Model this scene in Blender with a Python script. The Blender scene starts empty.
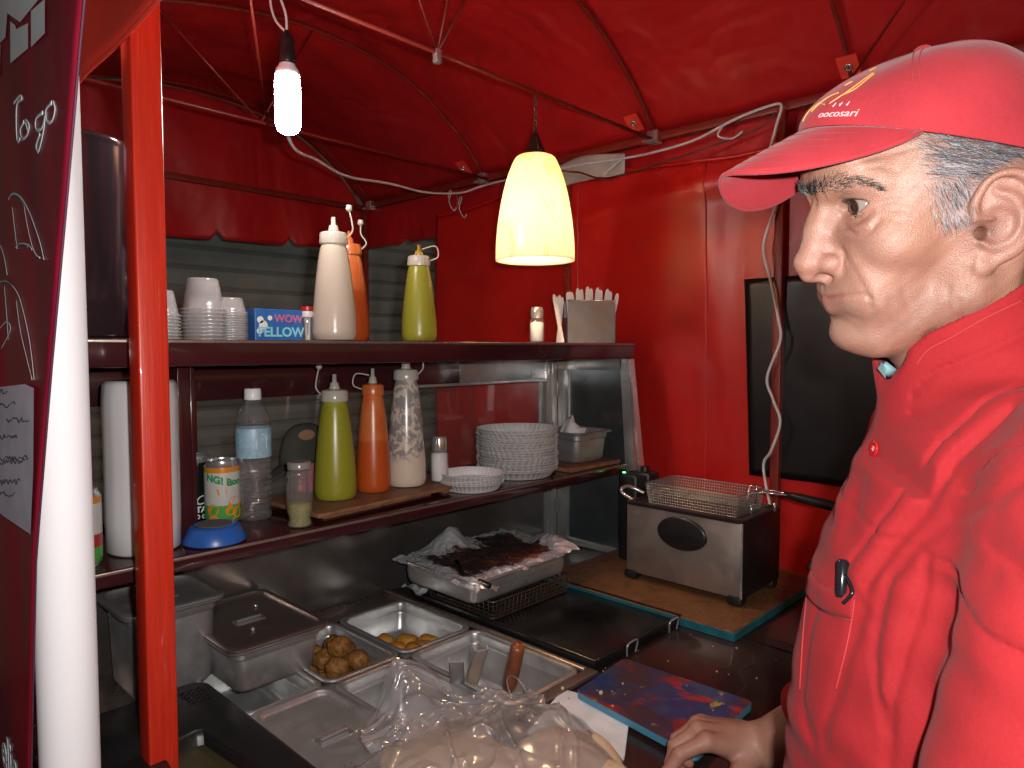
import bpy, bmesh, math, random
import numpy as np
from mathutils import Vector, Matrix
random.seed(7); NPR = np.random.RandomState(7)
C = bpy.context.scene.collection
PI = math.pi
# world frame: +x runs along the cart, +y runs away across it, z = 0 is eye height of the photographer
GROUND = -1.52
HEAD_A = math.radians(43.68)
FWD = np.array([math.cos(HEAD_A), math.sin(HEAD_A), 0.0])
RGT = np.array([math.sin(HEAD_A), -math.cos(HEAD_A), 0.0])

# ------------------------------------------------------------------ materials
def _new(name):
    m = bpy.data.materials.new(name); m.use_nodes = True
    nt = m.node_tree; b = nt.nodes['Principled BSDF']
    return m, nt, b
def setin(n, **kw):
    for k, v in kw.items():
        k = k.replace('_', ' ')
        if k in n.inputs: n.inputs[k].default_value = v
def ramp(nt, fac, stops):
    r = nt.nodes.new('ShaderNodeValToRGB')
    e = r.color_ramp.elements
    while len(e) < len(stops): e.new(0.5)
    for i, (p, c) in enumerate(stops):
        e[i].position = p; e[i].color = (c[0], c[1], c[2], 1)
    nt.links.new(fac, r.inputs[0]); return r.outputs[0]
def tc(nt, kind='Object', scale=(1, 1, 1), rot=(0, 0, 0), loc=(0, 0, 0)):
    t = nt.nodes.new('ShaderNodeTexCoord'); mp = nt.nodes.new('ShaderNodeMapping')
    mp.inputs['Scale'].default_value = scale; mp.inputs['Rotation'].default_value = rot; mp.inputs['Location'].default_value = loc
    nt.links.new(t.outputs[kind], mp.inputs[0]); return mp.outputs[0]
def noise(nt, vec, scale, detail=4, rough=.55, dist=0):
    n = nt.nodes.new('ShaderNodeTexNoise'); setin(n, Scale=scale, Detail=detail, Roughness=rough, Distortion=dist)
    nt.links.new(vec, n.inputs['Vector']); return n.outputs['Fac']
def bump(nt, b, h, strength=.3, dist=.002, prev=None):
    n = nt.nodes.new('ShaderNodeBump'); n.inputs['Strength'].default_value = strength; n.inputs['Distance'].default_value = dist
    nt.links.new(h, n.inputs['Height'])
    if prev is not None: nt.links.new(prev, n.inputs['Normal'])
    nt.links.new(n.outputs[0], b.inputs['Normal']); return n.outputs[0]
def mixc(nt, fac, a, c):
    m = nt.nodes.new('ShaderNodeMix'); m.data_type = 'RGBA'
    if isinstance(fac, (int, float)): m.inputs[0].default_value = fac
    else: nt.links.new(fac, m.inputs[0])
    for i, v in ((6, a), (7, c)):
        if isinstance(v, (tuple, list)): m.inputs[i].default_value = (v[0], v[1], v[2], 1)
        else: nt.links.new(v, m.inputs[i])
    return m.outputs[2]
def mat(name, col, rough=.5, metal=0, var=.15, vscale=20, bscale=0, bstr=.2, bdist=.001, **kw):
    """plain surface with a little unevenness in colour, gloss and relief"""
    m, nt, b = _new(name)
    v = tc(nt)
    f = noise(nt, v, vscale, 5)
    lo = [c * (1 - var) for c in col]; hi = [min(1, c * (1 + var)) for c in col]
    nt.links.new(ramp(nt, f, [(.3, lo), (.7, hi)]), b.inputs['Base Color'])
    setin(b, Roughness=rough, Metallic=metal)
    for k, val in kw.items():
        k = k.replace('_', ' ')
        if k in b.inputs: b.inputs[k].default_value = val
    mr = nt.nodes.new('ShaderNodeMapRange'); mr.inputs[3].default_value = max(.02, rough * .75); mr.inputs[4].default_value = min(1, rough * 1.3)
    nt.links.new(noise(nt, v, vscale * 1.7, 3), mr.inputs[0]); nt.links.new(mr.outputs[0], b.inputs['Roughness'])
    if bscale: bump(nt, b, noise(nt, v, bscale, 4), bstr, bdist)
    return m
def steel(name, col=(.42, .42, .43), rough=.28, streak=(4, 4, 90), smear=.5, grease=(.05, .03, .02), gr=.35):
    """brushed, smeared, slightly greasy stainless steel"""
    m, nt, b = _new(name)
    v = tc(nt); vs = tc(nt, scale=streak)
    f = noise(nt, v, 7, 6, .65, .6)
    g = ramp(nt, f, [(.5 - gr * .3, (0, 0, 0)), (.78, (1, 1, 1))])
    base = mixc(nt, g, col, tuple(c * .55 + d * .4 for c, d in zip(col, grease)))
    nt.links.new(base, b.inputs['Base Color']); setin(b, Metallic=.78)
    mr = nt.nodes.new('ShaderNodeMapRange'); mr.inputs[1].default_value = .3; mr.inputs[2].default_value = .7
    mr.inputs[3].default_value = rough * (1 - smear * .5); mr.inputs[4].default_value = rough * (1 + smear)
    nt.links.new(noise(nt, v, 11, 6, .7, .3), mr.inputs[0]); nt.links.new(mr.outputs[0], b.inputs['Roughness'])
    n1 = bump(nt, b, noise(nt, vs, 30, 2), .06, .001)
    bump(nt, b, noise(nt, v, 9, 2), .12, .004, n1)
    return m
def vcol_mat(name, rough=.5, attr='col', bscale=0, bstr=.2, bdist=.001, **kw):
    m, nt, b = _new(name)
    a = nt.nodes.new('ShaderNodeAttribute'); a.attribute_name = attr
    nt.links.new(a.outputs['Color'], b.inputs['Base Color']); setin(b, Roughness=rough)
    for k, val in kw.items():
        k = k.replace('_', ' ')
        if k in b.inputs: b.inputs[k].default_value = val
    if bscale: bump(nt, b, noise(nt, tc(nt), bscale, 4), bstr, bdist)
    return m

# ------------------------------------------------------------------ things, parts
def tag(o, label=None, cat=None, group=None, kind=None):
    if label: o['label'] = label
    if cat: o['category'] = cat
    if group: o['group'] = group
    if kind: o['kind'] = kind
    return o
def empty(name, loc, label, cat, group=None):
    o = bpy.data.objects.new(name, None); C.objects.link(o); o.location = loc; o.empty_display_size = .05
    return tag(o, label, cat, group)
def wloc(o):
    l = Vector(o.location)
    while o.parent: o = o.parent; l = l + Vector(o.location)
    return l
def link(name, me, m, parent=None, smooth=False, origin=None, auto=None):
    """me holds world coordinates; the object's origin moves to its base"""
    if origin is None:
        if parent is not None: origin = wloc(parent)
        elif len(me.vertices):
            co = np.empty(len(me.vertices) * 3); me.vertices.foreach_get('co', co); co = co.reshape(-1, 3)
            mn, mx = co.min(0), co.max(0); origin = Vector(((mn[0] + mx[0]) / 2, (mn[1] + mx[1]) / 2, mn[2]))
        else: origin = Vector()
    origin = Vector(origin)
    me.transform(Matrix.Translation(-origin))
    o = bpy.data.objects.new(name, me); C.objects.link(o)
    if parent is not None: o.parent = parent; o.location = origin - wloc(parent)
    else: o.location = origin
    if m is not None:
        for mm in (m if isinstance(m, (list, tuple)) else [m]): me.materials.append(mm)
    if smooth: me.polygons.foreach_set('use_smooth', [True] * len(me.polygons))
    if auto is not None:
        me.polygons.foreach_set('use_smooth', [True] * len(me.polygons))
        me.set_sharp_from_angle(angle=math.radians(auto))
    return o
class MB:
    """collects shapes (world coordinates) for ONE mesh object"""
    def __init__(s): s.v = []; s.f = []; s.mi = []; s.cur = 0
    def add(s, vs, fs):
        n = len(s.v); s.v += [tuple(map(float, p)) for p in vs]; s.f += [tuple(i + n for i in f) for f in fs]; s.mi += [s.cur] * len(fs); return s
    def box(s, x0, x1, y0, y1, z0, z1, bev=0, seg=2, R=None):
        bm = bmesh.new(); bmesh.ops.create_cube(bm, size=1)
        for v in bm.verts:
            v.co = Vector(((x0 + x1) / 2 + v.co.x * (x1 - x0), (y0 + y1) / 2 + v.co.y * (y1 - y0), (z0 + z1) / 2 + v.co.z * (z1 - z0)))
        if bev: bmesh.ops.bevel(bm, geom=list(bm.edges), offset=bev, segments=seg, affect='EDGES', profile=.5, clamp_overlap=True)
        if R is not None:
            c = Vector(((x0 + x1) / 2, (y0 + y1) / 2, (z0 + z1) / 2))
            for v in bm.verts: v.co = R @ (v.co - c) + c
        s.bm(bm); return s
    def bm(s, bm):
        bm.verts.index_update(); s.add([v.co for v in bm.verts], [[v.index for v in f.verts] for f in bm.faces]); bm.free(); return s
    def lathe(s, prof, cx, cy, seg=32, z0=0, fn=None, cap=True, sx=1, sy=1):
        vs = []; fs = []
        for (r, z) in prof:
            for k in range(seg):
                a = 2 * PI * k / seg
                rr = r if fn is None else fn(a, r, z)
                vs.append((cx + rr * math.cos(a) * sx, cy + rr * math.sin(a) * sy, z0 + z))
        for i in range(len(prof) - 1):
            for k in range(seg):
                k2 = (k + 1) % seg
                fs.append((i * seg + k, i * seg + k2, (i + 1) * seg + k2, (i + 1) * seg + k))
        if cap:
            if prof[0][0] > 1e-5: fs.append(tuple(range(seg))[::-1])
            if prof[-1][0] > 1e-5: fs.append(tuple((len(prof) - 1) * seg + k for k in range(seg)))
        s.add(vs, fs); return s
    def tube(s, pts, r, seg=8, closed=False, cap=True):
        pts = [Vector(p) for p in pts]; n = len(pts)
        rs = r if isinstance(r, (list, tuple)) else [r] * n
        up = Vector((0, 0, 1)); vs = []; fs = []; prev = None
        for i, p in enumerate(pts):
            if closed: t = pts[(i + 1) % n] - pts[i - 1]
            else: t = pts[min(i + 1, n - 1)] - pts[max(i - 1, 0)]
            if t.length < 1e-9: t = Vector((0, 0, 1))
            t.normalize()
            a = prev if prev is not None else (up if abs(t.z) < .9 else Vector((1, 0, 0)))
            b = t.cross(a)
            if b.length < 1e-6: b = t.orthogonal()
            b.normalize(); c = b.cross(t); prev = c
            for k in range(seg):
                th = 2 * PI * k / seg; vs.append(p + (b * math.cos(th) + c * math.sin(th)) * rs[i])
        m = n if closed else n - 1
        for i in range(m):
            j = (i + 1) % n
            for k in range(seg):
                k2 = (k + 1) % seg; fs.append((i * seg + k, i * seg + k2, j * seg + k2, j * seg + k))
        if cap and not closed: fs.append(tuple(range(seg))[::-1]); fs.append(tuple((n - 1) * seg + k for k in range(seg)))
        s.add(vs, fs); return s
    def grid(s, fn, nu, nv, thick=0, closeu=False):
        vs = []; fs = []
        for i in range(nu + (0 if closeu else 1)):
            for j in range(nv + 1): vs.append(fn(i / nu, j / nv))
        for i in range(nu):
            for j in range(nv):
                i2 = (i + 1) % nu if closeu else i + 1
                fs.append((i * (nv + 1) + j, i2 * (nv + 1) + j, i2 * (nv + 1) + j + 1, i * (nv + 1) + j + 1))
        s.add(vs, fs); return s
    def poly(s, pts, d):
        """flat outline pts extruded by vector d"""
        n = len(pts); d = Vector(d); vs = [Vector(p) for p in pts] + [Vector(p) + d for p in pts]
        fs = [tuple(range(n))[::-1], tuple(range(n, 2 * n))] + [(i, (i + 1) % n, (i + 1) % n + n, i + n) for i in range(n)]
        s.add(vs, fs); return s
    def mesh(s, name='m'):
        me = bpy.data.meshes.new(name); me.from_pydata(s.v, [], s.f); me.validate()
        if any(s.mi) and len(me.polygons) == len(s.mi): me.polygons.foreach_set('material_index', s.mi)
        bm = bmesh.new(); bm.from_mesh(me); bmesh.ops.recalc_face_normals(bm, faces=bm.faces); bm.to_mesh(me); bm.free()
        return me
    def build(s, name, m, parent=None, smooth=False, auto=None, origin=None, thick=0, subsurf=0):
        o = link(name, s.mesh(name), m, parent, smooth, origin, auto)
        if thick:
            md = o.modifiers.new('thick', 'SOLIDIFY'); md.thickness = thick; md.offset = 0
        if subsurf:
            md = o.modifiers.new('sub', 'SUBSURF'); md.levels = subsurf; md.render_levels = subsurf
        return o
def copy_tree(o, parent=None):
    c = o.copy(); C.objects.link(c)
    if parent is not None: c.parent = parent
    for ch in [x for x in list(C.objects) if x.parent == o]: copy_tree(ch, c)
    return c
def catmull(pts, n=8, closed=False):
    P = [Vector(p) for p in pts]; out = []
    m = len(P)
    for i in range(m if closed else m - 1):
        if closed: p0, p1, p2, p3 = P[i - 1], P[i], P[(i + 1) % m], P[(i + 2) % m]
        else: p0, p1, p2, p3 = P[max(i - 1, 0)], P[i], P[i + 1], P[min(i + 2, m - 1)]
        for k in range(n):
            t = k / n
            out.append(.5 * ((2 * p1) + (p2 - p0) * t + (2 * p0 - 5 * p1 + 4 * p2 - p3) * t * t + (3 * p1 - p0 - 3 * p2 + p3) * t ** 3))
    if not closed: out.append(P[-1])
    return out
def text_mesh(txt, size, thick=.0004, bold=0, shear=0):
    cu = bpy.data.curves.new('t', 'FONT'); cu.body = txt; cu.size = size; cu.extrude = thick; cu.offset = bold; cu.shear = shear
    cu.align_x = 'CENTER'; cu.align_y = 'CENTER'; cu.resolution_u = 4
    o = bpy.data.objects.new('t', cu); C.objects.link(o)
    me = bpy.data.meshes.new_from_object(o); bpy.data.objects.remove(o); bpy.data.curves.remove(cu)
    return me
def add_text(mb, txt, size, fn, **kw):
    """letters as geometry, each vertex (x, y, depth) mapped by fn into the world"""
    me = text_mesh(txt, size, **kw)
    bm = bmesh.new(); bm.from_mesh(me); bpy.data.meshes.remove(me)
    L = max(size / 5, 1e-4)
    bmesh.ops.triangulate(bm, faces=bm.faces)
    bm.verts.index_update()
    mb.add([fn(v.co.x, v.co.y, v.co.z) for v in bm.verts], [[v.index for v in f.verts] for f in bm.faces]); bm.free()

# ------------------------------------------------------------------ implicit modelling
def _ln(a): return np.sqrt((a * a).sum(-1))
def ell(P, c, r, R=None):
    q = P - np.asarray(c, float)
    if R is not None: q = q @ R
    r = np.asarray(r, float)
    k0 = _ln(q / r); k1 = _ln(q / (r * r)) + 1e-9
    return k0 * (k0 - 1) / k1
def cap(P, a, b, ra, rb):
    a = np.asarray(a, float); b = np.asarray(b, float); ba = b - a
    pa = P - a; h = np.clip((pa @ ba) / (ba @ ba), 0, 1)
    return _ln(pa - h[:, None] * ba) - (ra + (rb - ra) * h)
def smin(a, b, k):
    h = np.maximum(k - np.abs(a - b), 0) / k
    return np.minimum(a, b) - h * h * k * .25
def smax(a, b, k): return -smin(-a, -b, k)
def gau(P, c, s): 
    q = (P - np.asarray(c, float)) / np.asarray(s, float); return np.exp(-.5 * (q * q).sum(-1))
def segd(P, pts):
    d = None
    for a, b in zip(pts[:-1], pts[1:]):
        e = cap(P, a, b, 0, 0); d = e if d is None else np.minimum(d, e)
    return d
def grooves(d, P, lines):
    d = d.copy()
    for pts, w, a in lines:
        A = np.array(pts); m = np.all((P > A.min(0) - 3 * w) & (P < A.max(0) + 3 * w), axis=1)
        if m.any(): d[m] += a * np.exp(-(segd(P[m], pts) / w) ** 2)
    return d
def rotm(yaw=0, pitch=0, roll=0):
    cy, sy = math.cos(yaw), math.sin(yaw); cp, sp = math.cos(pitch), math.sin(pitch); cr, sr = math.cos(roll), math.sin(roll)
    return np.array([[cy, -sy, 0], [sy, cy, 0], [0, 0, 1]]) @ np.array([[cp, 0, -sp], [0, 1, 0], [sp, 0, cp]]) @ np.array([[1, 0, 0], [0, cr, -sr], [0, sr, cr]])
def chunked(f, P, n=400000):
    return np.concatenate([f(P[i:i + n]) for i in range(0, len(P), n)]) if len(P) else np.zeros(0)
def isosurface(f, lo, hi, h, k=4):
    lo = np.asarray(lo, float); hi = np.asarray(hi, float)
    nc = np.maximum(2, np.ceil((hi - lo) / (h * k)).astype(int)); n = nc * k
    ax = [lo[i] + h * k * (np.arange(nc[i]) + .5) - h * .5 for i in range(3)]
    G = np.stack(np.meshgrid(*ax, indexing='ij'), -1).reshape(-1, 3)
    Vc = chunked(f, G).reshape(nc)
    V = Vc.repeat(k, 0).repeat(k, 1).repeat(k, 2)
    msk = np.abs(V) < h * k * 1.9
    idx = np.argwhere(msk); V = V.astype(np.float64)
    V[msk] = chunked(f, lo + idx * h)
    S = V < 0
    cs = [(0,0,0),(1,0,0),(0,1,0),(1,1,0),(0,0,1),(1,0,1),(0,1,1),(1,1,1)]
    sl = lambda o: tuple(slice(o[i], n[i] - 1 + o[i]) for i in range(3))
    cnt = sum(S[sl(o)].astype(np.int8) for o in cs)
    act = (cnt > 0) & (cnt < 8); ci = np.argwhere(act)
    vid = -np.ones(act.shape, int); vid[act] = np.arange(len(ci))
    vals = [V[ci[:, 0] + o[0], ci[:, 1] + o[1], ci[:, 2] + o[2]] for o in cs]
    acc = np.zeros((len(ci), 3)); w = np.zeros(len(ci))
    for a in range(8):
        for b in range(a + 1, 8):
            d = [cs[b][i] - cs[a][i] for i in range(3)]
            if sum(map(abs, d)) != 1 or min(d) < 0: continue
            va, vb = vals[a], vals[b]; m = (va < 0) != (vb < 0)
            t = np.where(m, va / np.where(m, va - vb, 1), 0)
            acc += m[:, None] * (np.array(cs[a]) + t[:, None] * np.array(d)); w += m
    co = lo + (ci + acc / np.maximum(w, 1)[:, None]) * h
    faces = []
    for ax_ in range(3):
        o = [0, 0, 0]; o[ax_] = 1
        u, v = [(1, 2), (2, 0), (0, 1)][ax_]
        A = S[:n[0] - 1 if ax_ == 0 else n[0], :n[1] - 1 if ax_ == 1 else n[1], :n[2] - 1 if ax_ == 2 else n[2]]
        B = np.roll(S, -1, ax_)[tuple(slice(0, s) for s in A.shape)]
        e = np.argwhere(A != B); ok = (e[:, u] > 0) & (e[:, v] > 0) & (e[:, u] < n[u] - 1) & (e[:, v] < n[v] - 1); e = e[ok]
        if not len(e): continue
        sgn = A[e[:, 0], e[:, 1], e[:, 2]]
        def cid(du, dv):
            q = e.copy(); q[:, u] -= du; q[:, v] -= dv; return vid[q[:, 0], q[:, 1], q[:, 2]]
        q = np.stack([cid(0, 0), cid(1, 0), cid(1, 1), cid(0, 1)], -1)
        q[~sgn] = q[~sgn][:, ::-1]
        faces.append(q)
    F = np.concatenate(faces); F = F[(F >= 0).all(1)]
    return co, F
def np_mesh(name, co, F):
    me = bpy.data.meshes.new(name); me.vertices.add(len(co)); me.vertices.foreach_set('co', co.ravel())
    me.loops.add(F.size); me.loops.foreach_set('vertex_index', F.ravel().astype(np.int32))
    me.polygons.add(len(F)); me.polygons.foreach_set('loop_start', np.arange(0, F.size, F.shape[1], dtype=np.int32))
    me.polygons.foreach_set('loop_total', np.full(len(F), F.shape[1], dtype=np.int32))
    me.update(calc_edges=True); me.validate(); return me
def set_vcol(me, cols, name='col'):
    a = me.color_attributes.new(name, 'FLOAT_COLOR', 'POINT')
    c = np.ones((len(cols), 4)); c[:, :3] = cols; a.data.foreach_set('color', c.ravel())
def trace(f, o, d, t0=0, t1=2, it=80, s=.8):
    o = np.asarray(o, float); d = np.asarray(d, float); d = d / np.linalg.norm(d); t = t0
    for _ in range(it):
        v = f((o + d * t)[None])[0]
        if abs(v) < 1e-5 * (1 if t1 < 10 else 1000): break
        t += v * s
        if t > t1: break
    return o + d * t
_FB = {}
def fbm(P, scale, seed=0, octv=3):
    """cheap smooth pseudo noise from rotated sines"""
    key = (scale, seed, octv)
    if key not in _FB:
        r = np.random.RandomState(seed); L = []; a = 1
        for o in range(octv):
            for _ in range(4):
                k = r.normal(size=3); k /= np.linalg.norm(k); L.append((a, k * scale * 2 ** o, r.uniform(0, 6.28), r.normal(size=3) * scale * .6 * 2 ** o))
            a *= .5
        _FB[key] = L
    if len(P) == 1:
        x, y, z = map(float, P[0]); s = 0.0
        for a, k, ph, q in _FB[key]: s += a * math.sin(x * k[0] + y * k[1] + z * k[2] + ph + 1.3 * math.sin(x * q[0] + y * q[1] + z * q[2]))
        return [s / 4]
    return sum(a * np.sin(P @ k + ph + 1.3 * np.sin(P @ q)) for a, k, ph, q in _FB[key]) / 4
def trace_many(f, D, t0, t1, it=70, s=.8):
    """march many rays from the photographer's eye at once"""
    D = np.asarray(D, float); t = np.full(len(D), float(t0))
    for _ in range(it):
        v = f(D * t[:, None]); t = np.minimum(t + v * s, t1)
        if np.abs(v).max() < 2e-5: break
    return D * t[:, None]
M = {}
def make_mats():
    # skin
    m, nt, b = _new('skin'); a = nt.nodes.new('ShaderNodeAttribute'); a.attribute_name = 'col'
    v = tc(nt)
    f = noise(nt, v, 900, 2, .6); f2 = noise(nt, v, 160, 4, .6)
    col = mixc(nt, ramp(nt, f2, [(.38, (0, 0, 0)), (.70, (.30, .30, .30))]), a.outputs['Color'], (.42, .13, .09))
    col = mixc(nt, ramp(nt, f, [(.32, (.55, .55, .55)), (.43, (0, 0, 0))]), col, (.22, .11, .08))
    nt.links.new(col, b.inputs['Base Color'])
    setin(b, Roughness=.42, Subsurface_Weight=.06, Subsurface_Scale=.006, Specular_IOR_Level=.6, Coat_Weight=.14, Coat_Roughness=.38)
    b.inputs['Subsurface Radius'].default_value = (1, .35, .2)
    vo = nt.nodes.new('ShaderNodeTexVoronoi'); vo.inputs['Scale'].default_value = 950; nt.links.new(v, vo.inputs['Vector'])
    n1 = bump(nt, b, vo.outputs['Distance'], .55, .0007); n2 = bump(nt, b, noise(nt, tc(nt, scale=(1, 1, 2.2)), 200, 6, .75), .24, .0014, n1)
    mr = nt.nodes.new('ShaderNodeMapRange'); mr.inputs[3].default_value = .34; mr.inputs[4].default_value = .60
    nt.links.new(f2, mr.inputs[0]); nt.links.new(mr.outputs[0], b.inputs['Roughness'])
    M['skin'] = m
    M['eye'] = vcol_mat('eye', .07, Coat_Weight=.6, Coat_Roughness=.03)
    M['hair'] = vcol_mat('hair', .45, Specular_IOR_Level=.5)
    def cloth(name, col, sc=1500, fuzz=.04, var=.1):
        m, nt, b = _new(name); v = tc(nt)
        f = noise(nt, v, 14, 5, .6); w = noise(nt, v, 420, 3, .7)
        c1 = ramp(nt, f, [(.3, [c * (1 - var) for c in col]), (.7, [min(1, c * (1 + var)) for c in col])])
        c2 = mixc(nt, ramp(nt, w, [(.3, (0, 0, 0)), (.75, (.2, .2, .2))]), c1, [min(1, c * 1.35 + .02) for c in col])
        nt.links.new(c2, b.inputs['Base Color']); setin(b, Roughness=.85, Sheen_Weight=fuzz, Sheen_Roughness=.45, Specular_IOR_Level=.2)
        wv = nt.nodes.new('ShaderNodeTexWave'); wv.inputs['Scale'].default_value = sc / 4; wv.inputs['Distortion'].default_value = 1.5
        vm = tc(nt, rot=(.5, .8, .3)); nt.links.new(vm, wv.inputs['Vector'])
        n1 = bump(nt, b, wv.outputs['Fac'], .15, .0004); n2 = bump(nt, b, w, .25, .0006, n1); bump(nt, b, noise(nt, v, 30, 4, .6), .25, .004, n2)
        return m
    M['jacket'] = cloth('red_jacket_cloth', (.305, .014, .018))
    M['capcloth'] = cloth('washed_red_cotton', (.37, .026, .036), fuzz=.15, var=.16)
    M['capseam'] = mat('cap_thread', (.36, .04, .05), .8)
    M['seam'] = mat('jacket_thread', (.40, .03, .03), .8)
    M['goldthread'] = mat('gold_thread', (.55, .30, .08), .5)
    M['whitethread'] = mat('white_thread', (.62, .45, .47), .6)
    M['redbutton'] = mat('red_button', (.45, .01, .012), .12, Coat_Weight=.5)
    M['paleblue'] = mat('pale_blue_cloth', (.20, .36, .38), .8)
    M['darkcloth'] = mat('dark_cloth', (.02, .02, .024), .9)
    M['blackplastic'] = mat('black_plastic', (.012, .012, .013), .35, vscale=40, bscale=200, bstr=.1)
    M['penblack'] = mat('pen_black', (.01, .011, .014), .18)
def vinyl(name, col, rough=.38, wr=.5, sc=3.0):
    """coated tent cloth: creased, a little glossy, dusty in places"""
    m, nt, b = _new(name); v = tc(nt)
    f = noise(nt, v, 2.2, 6, .6, .4); d = noise(nt, v, 14, 6, .7)
    c1 = ramp(nt, f, [(.3, [c * .86 for c in col]), (.72, [min(1, c * 1.12) for c in col])])
    c2 = mixc(nt, ramp(nt, d, [(.58, (0, 0, 0)), (.9, (.35, .35, .35))]), c1, (.42, .12, .10))
    nt.links.new(c2, b.inputs['Base Color']); setin(b, Roughness=rough, Specular_IOR_Level=.55)
    mr = nt.nodes.new('ShaderNodeMapRange'); mr.inputs[3].default_value = rough * .7; mr.inputs[4].default_value = rough * 1.5
    nt.links.new(d, mr.inputs[0]); nt.links.new(mr.outputs[0], b.inputs['Roughness'])
    n1 = bump(nt, b, noise(nt, tc(nt, scale=(1, 1, .45), rot=(.4, .2, .1)), sc, 3, .5, .5), wr, .07)
    n2 = bump(nt, b, noise(nt, tc(nt, scale=(1, 1, .4)), 9, 2, .5, .2), wr * .4, .012, n1)
    bump(nt, b, noise(nt, v, 600, 2), .12, .0005, n2)
    return m
def translucentish(name, col, trans=.6, rough=.4, alpha_mix=0, spec=.045):
    """thin plastic that passes light: diffuse + translucent + gloss, optionally see-through"""
    m = bpy.data.materials.new(name); m.use_nodes = True; nt = m.node_tree; nt.nodes.clear()
    out = nt.nodes.new('ShaderNodeOutputMaterial'); d = nt.nodes.new('ShaderNodeBsdfDiffuse'); t = nt.nodes.new('ShaderNodeBsdfTranslucent'); g = nt.nodes.new('ShaderNodeBsdfGlossy'); tr = nt.nodes.new('ShaderNodeBsdfTransparent')
    for n in (d, t): n.inputs['Color'].default_value = (*col, 1)
    g.inputs['Roughness'].default_value = rough; g.inputs['Color'].default_value = (.9, .9, .9, 1)
    m1 = nt.nodes.new('ShaderNodeMixShader'); m1.inputs[0].default_value = trans; nt.links.new(d.outputs[0], m1.inputs[1]); nt.links.new(t.outputs[0], m1.inputs[2])
    m2 = nt.nodes.new('ShaderNodeMixShader'); m2.inputs[0].default_value = alpha_mix; nt.links.new(m1.outputs[0], m2.inputs[1]); nt.links.new(tr.outputs[0], m2.inputs[2])
    fr = nt.nodes.new('ShaderNodeLayerWeight'); fr.inputs['Blend'].default_value = .5; pw = nt.nodes.new('ShaderNodeMath'); pw.operation = 'POWER'; pw.inputs[1].default_value = 3.5; nt.links.new(fr.outputs['Facing'], pw.inputs[0])
    ma = nt.nodes.new('ShaderNodeMath'); ma.operation = 'MULTIPLY_ADD'; ma.inputs[1].default_value = .6; ma.inputs[2].default_value = spec; nt.links.new(pw.outputs[0], ma.inputs[0])
    m3 = nt.nodes.new('ShaderNodeMixShader'); nt.links.new(ma.outputs[0], m3.inputs[0]); nt.links.new(m2.outputs[0], m3.inputs[1]); nt.links.new(g.outputs[0], m3.inputs[2])
    nt.links.new(m3.outputs[0], out.inputs[0]); return m
def filled(name, sauce, empty_, level):
    """bottle plastic over its contents: sauce below the fill level, smeared plastic above"""
    m, nt, b = _new(name); v = tc(nt); s = nt.nodes.new('ShaderNodeSeparateXYZ'); nt.links.new(v, s.inputs[0])
    n = noise(nt, v, 30, 4, .6); a = nt.nodes.new('ShaderNodeMath'); a.operation = 'MULTIPLY_ADD'; nt.links.new(n, a.inputs[0]); a.inputs[1].default_value = .02; nt.links.new(s.outputs[2], a.inputs[2])
    f = ramp(nt, a.outputs[0], [(level + .008, (0, 0, 0)), (level + .014, (1, 1, 1))])
    sm = mixc(nt, ramp(nt, noise(nt, tc(nt, scale=(1, 1, .3)), 45, 5, .7), [(.45, (0, 0, 0)), (.65, (.7, .7, .7))]), empty_, sauce)
    c = mixc(nt, ramp(nt, noise(nt, v, 300, 2), [(.35, (0, 0, 0)), (.75, (.3, .3, .3))]), mixc(nt, f, sauce, sm), [min(1, q * 1.5) for q in sauce])
    nt.links.new(c, b.inputs['Base Color']); setin(b, Roughness=.3, Subsurface_Weight=.25, Subsurface_Scale=.01); bump(nt, b, noise(nt, v, 40, 3), .12, .001); return m
def emis(name, col, st):
    m, nt, b = _new(name); setin(b, Roughness=.4); b.inputs['Base Color'].default_value = (.8, .8, .8, 1); b.inputs['Emission Color'].default_value = (*col, 1); b.inputs['Emission Strength'].default_value = st; return m
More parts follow.
